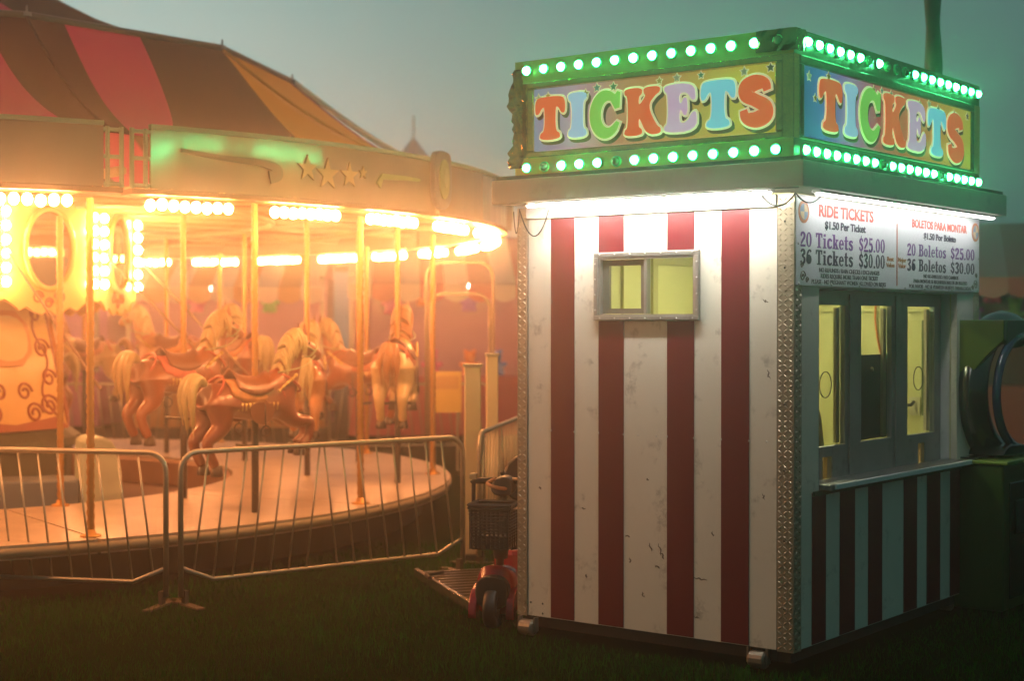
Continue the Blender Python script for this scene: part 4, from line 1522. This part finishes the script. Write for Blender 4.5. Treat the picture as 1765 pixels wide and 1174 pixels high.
for r, a, z, coat, bl, turn, lab in HP:
    ar = R_(a)
    h = thing('carousel_horse', lab, 'carousel horse', (CX + r * math.cos(ar), CY + r * math.sin(ar), z), ar + PI / 2 + R_(turn), 'horses on the carousel')
    HS = .84
    h.scale = (HS, HS, HS)
    body = link('body', horse_me, mat('coat_' + coat, HC[coat], .34, var=.45, vs=7, coat=.35, dirt=.6, dirt_c=tuple(min(1, v * 1.6 + .02) for v in HC[coat]), ds=9), h)
    for s_ in (0, 1):
        link('ear', ear_mes[s_], mat('coat_' + coat), body)
        link('eye', eye_mes[s_], m_hoof, body)
    link('mane', mane_me, mat('mane_' + coat, MC[coat], .4, var=.3, vs=14), h)
    link('tail', tail_me, mat('mane_' + coat), h)
    for hm in hoof_mes:
        link('hoof', hm, m_hoof, h)
    link('blanket', blanket_me, mat('blanket_%02d%02d' % (bl[0] * 100, bl[1] * 100), bl, .6, var=.7, vs=16, dirt=.8, dirt_c=(.30, .30, .12), ds=13), h)
    sdl = link('saddle', saddle_me, m_leather, h)
    for sm in skirt_me:
        link('saddle_flap', sm, m_leather, sdl)
    for sm in stir_mes:
        link('stirrup', sm, m_hoof, sdl)
    link('harness', strap_me, m_strapr, h)
    link('bridle', bridle_me, mat('bridle_green', (.30, .34, .20), .4), h)
    po = link('pole', hp_me, m_brass, h, (.06, 0, -z / HS))
    po.scale = (1 / HS, 1 / HS, 1 / HS)
    link('rosette', rosette_me, m_gilt, h)
    for sm in stud_mes:
        link('studded_strap', sm, m_gilt, h)
    link('rump_strap', rump_me, m_strapr, h)
    link('blanket_fringe', fringe_me, m_gilt, h)
    MB().tube([(.06, 0, (PZ - z) / HS), (.06, 0, -.28)], .034, 10).build('lower_sleeve', mat('sleeve_dark', (.06, .05, .05), .4, .5), h, True)
    MB().tube([(-.02, -.2, -.62), (-.02, .2, -.62)], .014, 6).tube([(.06, 0, -.62), (-.02, 0, -.62)], .014, 6).build('foot_rest', m_hoof, h)

# ------------------------------------------------------------------ crowd barriers
m_galv = mat('galvanised_tube', (.36, .33, .27), .42, .7, var=.25, vs=9, dirt=.5, dirt_c=(.12, .08, .05), ds=9)
def barrier(p0, p1, label, lean=0., lift=0.):
    p0, p1 = Vector((*p0, 0)), Vector((*p1, 0))
    L = (p1 - p0).length
    rz = math.atan2(p1.y - p0.y, p1.x - p0.x)
    t = thing('crowd_barrier', label, 'barrier', p0, rz, 'steel crowd barriers round the carousel')
    t.rotation_euler = (R_(lean), 0, rz)
    H, r = 1.03, .019
    rc = .13
    P = [(.02, 0, .06)]
    P += [(.02 + rc - rc * math.cos(q), 0, H - rc + rc * math.sin(q)) for q in np.linspace(0, PI / 2, 7)]
    P += [(L - .02 - rc + rc * math.sin(q), 0, H - rc + rc * math.cos(q)) for q in np.linspace(0, PI / 2, 7)]
    P += [(L - .02, 0, .06)]
    MB().tube(P, r, 10).build('frame', m_galv, t, True)
    MB().tube([(.03, 0, .25), (.26, 0, .155), (L - .26, 0, .155), (L - .03, 0, .25)], .015, 8).build('bottom_rail', m_galv, t, True)
    n = 15
    for k in range(n):
        u = .17 + (L - .34) * k / (n - 1)
        s = -.055 if u < L / 2 else .055
        ub = min(max(u + s, .05), L - .05)
        zb = .155 if .26 < ub < L - .26 else .155 + .095 * (1 - (min(ub, L - ub) - .03) / .23)
        MB().tube([(u - s, 0, H - .012), (ub, 0, zb)], .008, 6).build('bar', m_galv, t, True)
    for u in (.05, L - .05):
        MB().box(u - .03, u + .03, -.24, .24, .0, .012).box(u - .012, u + .012, -.03, .03, .012, .10).build('foot', mat('foot_rusty', (.07, .045, .03), .7, var=.3), t)
    return t
barrier((-4.66, 11.06), (-2.30, 10.52), 'steel crowd barrier at the left edge, in front of the painted centre casing')
barrier((-2.24, 10.53), (-.36, 12.00), 'steel crowd barrier in the middle, in front of the carousel horses')
barrier((-.26, 12.35), (.10, 14.72), 'steel crowd barrier running away behind the scooter')
barrier((-2.6, 22.2), (-.3, 22.6), 'far steel crowd barrier behind the carousel, left of the gate posts')
barrier((-5.2, 22.4), (-2.8, 22.2), 'far steel crowd barrier behind the carousel horses, middle of the back row')
barrier((-7.8, 22.6), (-5.4, 22.4), 'far steel crowd barrier behind the carousel beside the centre casing')

# gate posts and arch behind the scooter
def post(x, y, h, wd, label, c):
    t = thing('gate_post', label, 'post', (x, y, 0), R_(8))
    MB().box(-wd / 2, wd / 2, -.03, .03, .05, h).build('shaft', mat('post_cream', c, .55, var=.15, dirt=.3), t, bevel=.008)
    MB().box(-wd * .7, wd * .7, -.09, .09, 0, .05).build('base', m_dark, t)
    MB().box(-wd / 2 - .01, wd / 2 + .01, -.04, .04, h, h + .025).build('cap', m_galv, t)
    return t
post(-.315, 12.55, 1.55, .13, 'pale flat gate post standing at the end of the middle barrier', (.50, .40, .26))
post(-.17, 13.35, 1.62, .10, 'second pale gate post just behind the first, right of it', (.46, .36, .24))
t = thing('gate_arch', 'tall tubular entrance arch with two nested hoops behind the gate posts', 'arch', (-.62, 18.6, 0), R_(-6))
for wd, h, nm in ((.40, 2.62, 'hoop'), (.36, 2.25, 'hoop')):
    rc = .18
    P = [(-wd, 0, 0)] + [(-wd + rc - rc * math.cos(q), 0, h - rc + rc * math.sin(q)) for q in np.linspace(0, PI / 2, 7)]
    P += [(wd - rc + rc * math.sin(q), 0, h - rc + rc * math.cos(q)) for q in np.linspace(0, PI / 2, 7)] + [(wd, 0, 0)]
    MB().tube(P, .018, 8).build(nm, mat('arch_steel', (.26, .19, .12), .5), t, True)
t = thing('gate_sign', 'small yellow sign board on legs beyond the platform edge', 'sign', (-.85, 20.2, 0), 0)
MB().box(-.2, .2, -.015, .015, .75, 1.28).build('board', mat('sign_yellow', (.55, .38, .06), .5, var=.15), t)
MB().box(-.17, .17, -.022, -.016, 1.05, 1.22).build('panel', mat('sign_ochre', (.42, .24, .05), .5), t)
for s in (-1, 1):
    MB().tube([(s * .15, .03, 0), (s * .15, .03, 1.2)], .018, 6).build('leg', m_galv, t)

# ------------------------------------------------------------------ mobility scooter
sc = thing('mobility_scooter', 'red mobility scooter with black front basket parked behind the booth corner', 'scooter', (-.055, 10.02, 0), R_(-14))
m_sred = mat('scooter_red', (.30, .008, .025), .25, coat=.6)
m_sblk = mat('scooter_black', (.022, .020, .019), .45)
m_sgrey = mat('scooter_grey', (.14, .13, .12), .4)
def wheel(name, c, r, wd, parent):
    w = MB().lathe([(r * .62, -wd / 2), (r * .92, -wd / 2), (r, -wd * .3), (r, wd * .3), (r * .92, wd / 2), (r * .62, wd / 2), (r * .62, -wd / 2)], 24, c, 'x').build(name, m_sblk, parent, True)
    MB().lathe([(0, -wd * .3), (r * .3, -wd * .45), (r * .34, -wd * .3), (r * .61, -wd * .35), (r * .61, wd * .35), (r * .34, wd * .3), (r * .3, wd * .45), (0, wd * .3)], 16, c, 'x').build('rim', mat('rim_silver', (.45, .45, .44), .3, .8), w, True)
wheel('front_wheel', (0, -.26, .125), .125, .08, sc)
wheel('rear_wheel', (-.22, .68, .125), .125, .09, sc)
wheel('rear_wheel', (.22, .68, .125), .125, .09, sc)
# front cowl: red shield with black centre
P = chaikin([(-.19, .10), (-.17, .02), (.17, .02), (.19, .10), (.16, .30), (.09, .36), (-.09, .36), (-.16, .30)], 2)
b = MB()
n = len(P)
vs = []
for k in range(7):
    t = k / 6
    s = 1 - .25 * abs(2 * t - 1) ** 2.5
    for a, c in P:
        vs.append((a * s, -.20 + .26 * t - .05 * c / .36, .02 + c * (1 - .10 * t)))
fs = []
for k in range(6):
    for i in range(n):
        j = (i + 1) % n
        fs.append((k * n + i, k * n + j, k * n + n + j, k * n + n + i))
fs += [tuple(range(n)), tuple(6 * n + i for i in range(n))]
b.add([(x * .80, y, z * .92 + .04) for x, y, z in vs], fs)
b.build('cowl', m_sred, sc, True)
P = chaikin([(-.10, .10), (.10, .10), (.11, .26), (.05, .31), (-.05, .31), (-.11, .26)], 2)
MB().prism(P, lambda a, c, d: (a, -.265 - d - .06 * (c - .1), c + .02), -.06, .03).build('cowl_insert', m_sblk, sc, bevel=.01)
for s in (-1, 1):
    Q = chaikin([(-.34, .06), (-.30, .22), (-.14, .27), (.02, .23), (.05, .10), (-.02, .08), (-.08, .18), (-.2, .18), (-.26, .06)], 2)
    MB().prism(Q, lambda a, c, d: (s * (.095 + d), a, c), 0, .05).build('fender', m_sred, sc, bevel=.015)
MB().box(-.2, .2, .06, .62, .10, .15).build('deck', m_sblk, sc, bevel=.02)
MB().prism(chaikin([(-.22, .45), (.22, .45), (.22, .85), (-.22, .85)], 2), lambda a, c, d: (a, c, d), .16, .38).build('rear_housing', m_sred, sc, bevel=.03)
MB().prism(chaikin([(-.23, .42), (.23, .42), (.23, .82), (-.23, .82)], 2), lambda a, c, d: (a, c, d), .56, .66).build('seat', m_sblk, sc, bevel=.03)
MB().prism(chaikin([(-.22, .66), (.22, .66), (.20, 1.0), (-.20, 1.0)], 2), lambda a, c, d: (a, .78 + d + .12 * (c - .66), c), 0, .07).build('backrest', m_sblk, sc, bevel=.02)
MB().tube([(0, .62, .38), (0, .62, .57)], .03).build('seat_post', m_sgrey, sc)
MB().tube([(0, -.10, .34), (0, .02, .86)], [.026, .022], 10).build('tiller_post', m_sblk, sc, True)
MB().lathe([(.02, -.06), (.045, -.05), (.05, 0), (.045, .05), (.02, .06)], 12, (0, -.07, .46)).build('tiller_boot', m_sblk, sc, True)
P = chaikin([(-.13, .80), (.13, .80), (.10, .92), (-.10, .92)], 2)
MB().prism(P, lambda a, c, d: (a * .62, -.06 + d + .25 * (c - .8), c), 0, .13).build('console', m_sblk, sc, bevel=.015)
MB().tube([(-.05, .04, .89), (-.20, .03, .885), (-.215, .03, .87)], [.022, .020, .020], 8).tube([(.05, .04, .89), (.20, .03, .885), (.215, .03, .87)], [.022, .020, .020], 8).build('handlebar', m_sblk, sc, True)
for s in (-1, 1):
    MB().tube(catmull([(s * .205, .03, .88), (s * .20, .02, .60), (s * .17, .02, .50), (s * .06, -.04, .47)], 6), .014, 8).build('loop_bar', m_sblk, sc, True)
    MB().box(s * .205 - .025, s * .205 + .025, .01, .06, .895, .935).build('mirror_cap', mat('cap_cream', (.45, .38, .22), .5), sc, bevel=.008)
MB().ball((0, -.02, .945), .018, 8, 5).build('key_knob', m_sblk, sc, True)
MB().tube(catmull([(.05, -.02, .84), (-.03, -.09, .86), (-.09, -.06, .88), (-.04, -.05, .91)], 5), .012, 6).build('hanging_cord', mat('cord_tan', (.48, .24, .12), .5), sc, True)
# basket: side walls of slats
bk = MB()
def bpt(a, z):
    s = .86 + .14 * (z - .50) / .27
    return a * s
y0, y1 = -.36, -.13
for z in np.linspace(.505, .775, 15):
    s = .86 + .14 * (z - .50) / .27
    hx = .132 * s
    P = [(-hx, y0 + (1 - s) * .1, z), (hx, y0 + (1 - s) * .1, z), (hx, y1, z), (-hx, y1, z)]
    hh = .004 if z < .75 else .010
    for i in range(4):
        p, q = P[i], P[(i + 1) % 4]
        bk.tube([p, q], hh + .001, 4)
bk = bk.build('basket', m_sblk, sc)
for s, a in (('f', 9), ('s', 5)):
    for k in range(a):
        if s == 'f':
            x = -.132 + .264 * k / (a - 1)
            MB().box(x * .86 - .007, x * .86 + .007, y0 + .008, y0 + .016, .503, .776).build('basket_slat', m_sblk, bk)
        else:
            for sx in (-1, 1):
                y = y0 + (y1 - y0) * k / (a - 1)
                MB().box(sx * .121 - .003, sx * .121 + .003, y - .007, y + .007, .503, .776).build('basket_slat', m_sblk, bk)
MB().box(-.113, .113, y0 + .02, y1 - .01, .497, .505).build('basket_floor', m_sblk, bk)
MB().box(-.10, .10, y0 + .05, y1 - .05, .506, .58).build('basket_liner', mat('basket_bag', (.05, .045, .04), .7), bk)
MB().box(-.05, .16, -.30, -.19, .752, .757).build('paper', mat('paper_white', (.62, .58, .50), .6), sc, rot=(0, R_(4), R_(8)))

# ------------------------------------------------------------------ metal ramp on the grass
rp = thing('loading_ramp', 'low ridged metal ramp lying on the grass beside the scooter', 'ramp', (-.70, 11.74, 0), math.atan2(-1.62, .52))
m_ramp = mat('ramp_metal', (.16, .15, .14), .3, .8, var=.3, vs=6, dirt=.5)
MB().box(0, 1.70, 0, .80, .012, .03).build('plate', m_ramp, rp)
MB().box(0, 1.70, -.035, -.001, .0, .065).build('rail', mat('rail_bright', (.50, .47, .42), .2, .9, dirt=.4), rp, bevel=.006)
MB().box(0, 1.70, .801, .835, .0, .065).build('rail', m_ramp, rp, bevel=.006)
rib_me = MB().box(-.014, .014, .02, .78, .0305, .048).mesh('rib')
for k in range(15):
    link('rib', rib_me, m_ramp, rp, (.07 + k * .112, 0, 0))
MB().tube([(.25, .12, .07), (.42, -.05, .08), (.60, -.07, .085)], .016, 6).build('strap', m_sblk, rp)

# ------------------------------------------------------------------ games cabinet at the right edge
kb = thing('arcade_cabinet', 'green and black arcade cabinet with a round opening, beside the booth at the right edge', 'arcade machine', (3.17, 10.13, 0), BA)
m_kg = mat('cabinet_green', (.05, .085, .008), .32, var=.1, coat=.3)
m_kk = mat('cabinet_black', (.014, .016, .018), .22, coat=.5)
MB().box(.004, .9, 0, .55, .03, .98).build('base_cabinet', mat('cabinet_base_green', (.022, .055, .008), .35, var=.1, coat=.3), kb, bevel=.012)
MB().box(.10, .84, -.012, .001, .10, .86).build('front_panel', m_kk, kb, bevel=.006)
MB().box(.18, .42, -.02, -.0125, .52, .74).build('coin_door', mat('coin_door_black', (.008, .008, .009), .5), kb, bevel=.006)
MB().box(-.012, .93, -.03, .57, .982, 1.005).build('shelf', mat('shelf_green', (.16, .24, .04), .3), kb, bevel=.006)
MB().box(.02, .9, .20, .55, 1.008, 1.02).build('shelf_mat', m_kk, kb)
# green hood above a black hoop that stands on the shelf
hood = [(0, 1.79), (0, 1.92), (.56, 1.92), (.56, 1.28), (.42, 1.36), (.26, 1.52), (.12, 1.68)]
MB().prism(hood, lambda a, c, d: (d, a, c), 0, .05).build('side_plate', m_kg, kb, bevel=.006)
MB().prism([(.055, 1.76), (.055, 1.92), (.92, 1.92), (.92, 1.84), (.62, 1.86), (.30, 1.83)], lambda a, c, d: (a, d, c), .0, .05).build('front_hood', mat('arch_green_dark', (.02, .045, .008), .35), kb, bevel=.006)
hoop = [(.62 + .55 * math.cos(t), .24, 1.45 + .43 * math.sin(t)) for t in np.linspace(R_(60), R_(275), 30)]
MB().tube(hoop, .105, 12).build('hoop', m_kk, kb, True)
hoop = [(.64 + .50 * math.cos(t), .10, 1.43 + .38 * math.sin(t)) for t in np.linspace(R_(95), R_(262), 26)]
MB().tube(hoop, .030, 8).build('hoop_edge', mat('hoop_blue', (.03, .06, .12), .2, coat=.5), kb, True)
MB().prism(chaikin([(.15, 1.01), (.90, 1.01), (.90, 1.05), (.35, 1.10), (.2, 1.08)], 1), lambda a, c, d: (a, d, c), .06, .40).build('hoop_foot', m_kk, kb, bevel=.01)

# light mast behind the booth
t = thing('flag_mast', 'dark tall mast with a furled banner behind the booth marquee', 'mast', (3.26, 12.2, 0), 0)
MB().tube([(0, 0, 0), (0, 0, 7.2)], [.05, .045], 10).build('pole', mat('mast_dark', (.03, .035, .035), .5), t, True)
P = []
b = MB()
vs, fs = [], []
for j in range(24):
    z = 3.6 + 3.4 * j / 23
    for i in range(8):
        a = 2 * PI * i / 8
        r = .062 + .014 * math.sin(j * .9 + i * 2.1)
        vs.append((r * math.cos(a), r * math.sin(a), z))
for j in range(23):
    for i in range(8):
        l = (i + 1) % 8
        fs.append((j * 8 + i, j * 8 + l, j * 8 + 8 + l, j * 8 + 8 + i))
b.add(vs, fs).build('furled_banner', mat('banner_dark', (.05, .07, .06), .7, var=.6, vs=4), t, True)

# ------------------------------------------------------------------ midway stalls in the haze
PRC = {'pink': (.75, .14, .35), 'orange': (.85, .28, .04), 'yellow': (.80, .62, .06), 'green': (.15, .60, .16), 'violet': (.38, .12, .55), 'blue': (.08, .25, .65), 'red': (.65, .04, .04)}
bear = MB().ball((0, 0, .14), .13, 10, 7, (1, .85, 1.1)).ball((0, -.02, .33), .10, 10, 7).ball((-.075, 0, .415), .038, 7, 5).ball((.075, 0, .415), .038, 7, 5)
bear.ball((-.09, -.10, .05), .05, 7, 5).ball((.09, -.10, .05), .05, 7, 5).ball((-.14, -.03, .20), .045, 7, 5).ball((.14, -.03, .20), .045, 7, 5)
bear_me = bear.mesh('plush_prize', True)
def stall(x, y, rz, wd, c1, c2, prizes, label, where, bulbs=True, wall=(.45, .22, .26)):
    t = thing('game_stall', label, 'stall', (x, y, 0), rz, 'game stalls along the midway')
    hw, dp = wd / 2, 2.0
    MB().box(-hw, hw, 0, .5, 0, 1.0).build('counter', mat('stall_counter_%d' % (c1[0] * 100), tuple(v * .8 for v in c1), .6, var=.2), t, bevel=.02)
    MB().box(-hw, hw, dp, dp + .06, 0, 3.0).build('back_wall', mat('stall_wall_%d%d' % (wall[0] * 100, wall[2] * 100), wall, .7, var=.3, vs=1.5), t)
    for s in (-1, 1):
        MB().box(s * (hw - .05) - .04, s * (hw - .05) + .04, .02, .10, 1.0, 2.75).build('post', m_galv, t)
        MB().box(s * (hw - .015) - .012, s * (hw - .015) + .012, .5, dp - .001, 0, 2.75).build('side_wall', mat('stall_wall_%d%d' % (wall[0] * 100, wall[2] * 100)), t)
    n = int(wd / .4)
    for k in range(n):
        x0, x1 = -hw + wd * k / n, -hw + wd * (k + 1) / n
        P = [(x0 + .002, 0), (x1 - .002, 0)]
        b = MB()
        vs = [(x0 + .002, -.35, 2.55), (x1 - .002, -.35, 2.55), (x1 - .002, dp, 3.45), (x0 + .002, dp, 3.45)]
        sc_ = [(x0 + .002 + (x1 - x0 - .004) * q / 6, -.352, 2.55 - .22 - .08 * math.sin(PI * q / 6)) for q in range(7)]
        b.add(vs + sc_, [(0, 1, 2, 3), (0, 4, 5, 6, 7, 8, 9, 10, 1)])
        b.build('awning_strip', mat('awning_%d%d%d' % tuple(v * 100 for v in (c1 if k % 2 else c2)), c1 if k % 2 else c2, .7), t)
    if bulbs:
        for k in range(int(wd / .45)):
            link('bulb', bulb_me, emat('added_glow_bulb', (1.0, .55, .45), 130.), t, (-hw + .22 + k * .45, -.10, 2.52))  # bulbs added under the awning to make the haze glow pink
    for k, (px, pz, cn) in enumerate(prizes):
        q = Vector((px, .25 if pz < 1.2 else dp - .16, 0))
        q.rotate(Matrix.Rotation(rz, 3, 'Z'))
        o = link('plush_prize', bear_me, mat('plush_' + cn, PRC[cn], .9), None, (x + q.x, y + q.y, pz), rz)
        side = 'on the counter' if pz < 1.2 else 'hung on the back wall'
        tag(o, '%s plush bear %s of the %s' % (cn, side, where), 'plush toy', 'plush prizes in the game stalls')
    return t
stall(-1.15, 26.5, R_(4), 3.2, (.55, .08, .09), (.70, .62, .55), [(-1.2, 1.0, 'green'), (-.75, 1.0, 'yellow'), (-.2, 1.0, 'pink'), (.45, 1.0, 'orange'), (.9, 1.0, 'blue'), (-.9, 2.05, 'pink'), (-.3, 2.2, 'orange'), (.5, 2.1, 'violet')],
      'hazy game stall with red striped awning between the carousel and the booth', 'red striped stall')
stall(-5.2, 28.5, R_(2), 3.6, (.62, .30, .08), (.70, .62, .55), [(-1.3, 1.0, 'red'), (-.6, 1.0, 'blue'), (.2, 1.0, 'yellow'), (1.1, 1.0, 'pink'), (-.8, 2.1, 'pink'), (.6, 2.1, 'green')],
      'hazy game stall with orange striped awning behind the carousel horses', 'orange striped stall', wall=(.50, .24, .30))
stall(-9.4, 29, R_(-4), 3.6, (.50, .10, .30), (.70, .62, .55), [(-.8, 1.0, 'pink'), (.4, 1.0, 'orange'), (1.2, 1.0, 'violet')],
      'hazy game stall with magenta striped awning behind the centre casing', 'magenta striped stall', wall=(.48, .2, .34))
stall(7.3, 22.5, R_(-14), 3.0, (.30, .18, .15), (.36, .33, .30), [(-.62, 1.9, 'violet'), (-.32, 2.2, 'pink'), (.02, 1.85, 'green'), (.38, 1.95, 'orange'), (.8, 2.0, 'yellow')],
      'dim game stall with brown awning seen past the right wall of the booth', 'brown stall past the booth', bulbs=False, wall=(.16, .22, .22))
# peaked tent far behind
t = thing('peaked_tent', 'faint peaked tent top fading into the haze above the rounding boards', 'tent', (-2.75, 44, 0), R_(20))
prof = [(3.2, 3.4), (2.4, 4.4), (1.4, 5.5), (.75, 6.2), (.25, 6.8), (.05, 7.05)]
for k in range(8):
    a0, a1 = k * PI / 4, (k + 1) * PI / 4
    b = MB()
    vs, fs = [], []
    for r, z in prof:
        vs += [(r * math.cos(a0), r * math.sin(a0), z), (r * math.cos(a1), r * math.sin(a1), z)]
    for i in range(len(prof) - 1):
        fs.append((2 * i, 2 * i + 1, 2 * i + 3, 2 * i + 2))
    b.add(vs, fs).build('roof_gore', mat('tent_rose', (.32, .20, .20), .7) if k % 2 else mat('tent_grey', (.28, .22, .22), .7), t)
    MB().tube([(3.15 * math.cos(a0), 3.15 * math.sin(a0), 0), (3.15 * math.cos(a0), 3.15 * math.sin(a0), 3.4)], .05, 6).build('pole', m_galv, t)
MB().tube([(0, 0, 7.0), (0, 0, 7.7)], .03, 6).build('finial', m_galv, t)

# ------------------------------------------------------------------ grass blades
N = 90000
gxs = rng.uniform(-4.6, 3.6, N)
gys = 5.4 + (13.5 - 5.4) * rng.random(N) ** 1.4
ca, sa = math.cos(-BA), math.sin(-BA)
lx = (gxs - BX) * ca - (gys - BY) * sa
ly = (gxs - BX) * sa + (gys - BY) * ca
keep = ~((lx > -.02) & (lx < RW + .02) & (ly > -.02) & (ly < LW + .02))
keep &= ((gxs - CX) ** 2 + (gys - CY) ** 2) > (RO - .3) ** 2
keep &= (np.abs(gxs) < .42 * gys)
gxs, gys = gxs[keep], gys[keep]
N = len(gxs)
hgt = rng.uniform(.018, .055, N) * (1 + .5 * np.sin(gxs * 3.1 + gys * 1.3) * np.sin(gys * 2.7 - gxs))
ang = rng.uniform(0, 2 * PI, N)
bend = rng.uniform(.2, 1.2, N) * hgt
wdh = rng.uniform(.0018, .004, N)
ba = rng.uniform(0, 2 * PI, N)
base = np.stack([gxs, gys, np.full(N, -.022)], 1)
sd_ = np.stack([np.cos(ang) * wdh, np.sin(ang) * wdh, np.zeros(N)], 1)
mid = base + np.stack([np.cos(ba) * bend * .35, np.sin(ba) * bend * .35, hgt * .65 + .01], 1)
tip = base + np.stack([np.cos(ba) * bend, np.sin(ba) * bend, hgt + .012], 1)
VV = np.stack([base - sd_, base + sd_, mid + sd_ * .7, mid - sd_ * .7, tip], 1).reshape(-1, 3)
idx = np.arange(N)[:, None] * 5
me = bpy.data.meshes.new('grass')
fq = np.concatenate([idx + np.array([0, 1, 2, 3]), ], 1)
ft = idx + np.array([3, 2, 4])
me.from_pydata(VV.tolist(), [], fq.tolist() + ft.tolist())
me.update()
g_o = link('grass', me, mat('grass_blade', (.006, .082, .002), .8, spec=.05, var=.85, vs=3.2, dirt=.85, dirt_c=(.034, .020, .005), ds=1.1))
tag(g_o, 'short dark grass growing over the fairground field', 'grass', kind='stuff')

# ------------------------------------------------------------------ haze
hz = MB().box(-60, 60, -8, 75, -1.2, 9.5).build('haze', None)
m = bpy.data.materials.new('haze_air')
m.use_nodes = True
n = m.node_tree
n.nodes.clear()
pv = n.nodes.new('ShaderNodeVolumePrincipled')
pv.inputs['Color'].default_value = (.98, .98, .98, 1)
pv.inputs['Density'].default_value = HAZE_DENSITY
pv.inputs['Anisotropy'].default_value = .91
o = n.nodes.new('ShaderNodeOutputMaterial')
n.links.new(pv.outputs[0], o.inputs['Volume'])
hz.data.materials.append(m)
tag(hz, 'pale evening haze hanging over the whole fairground', 'haze', kind='stuff')
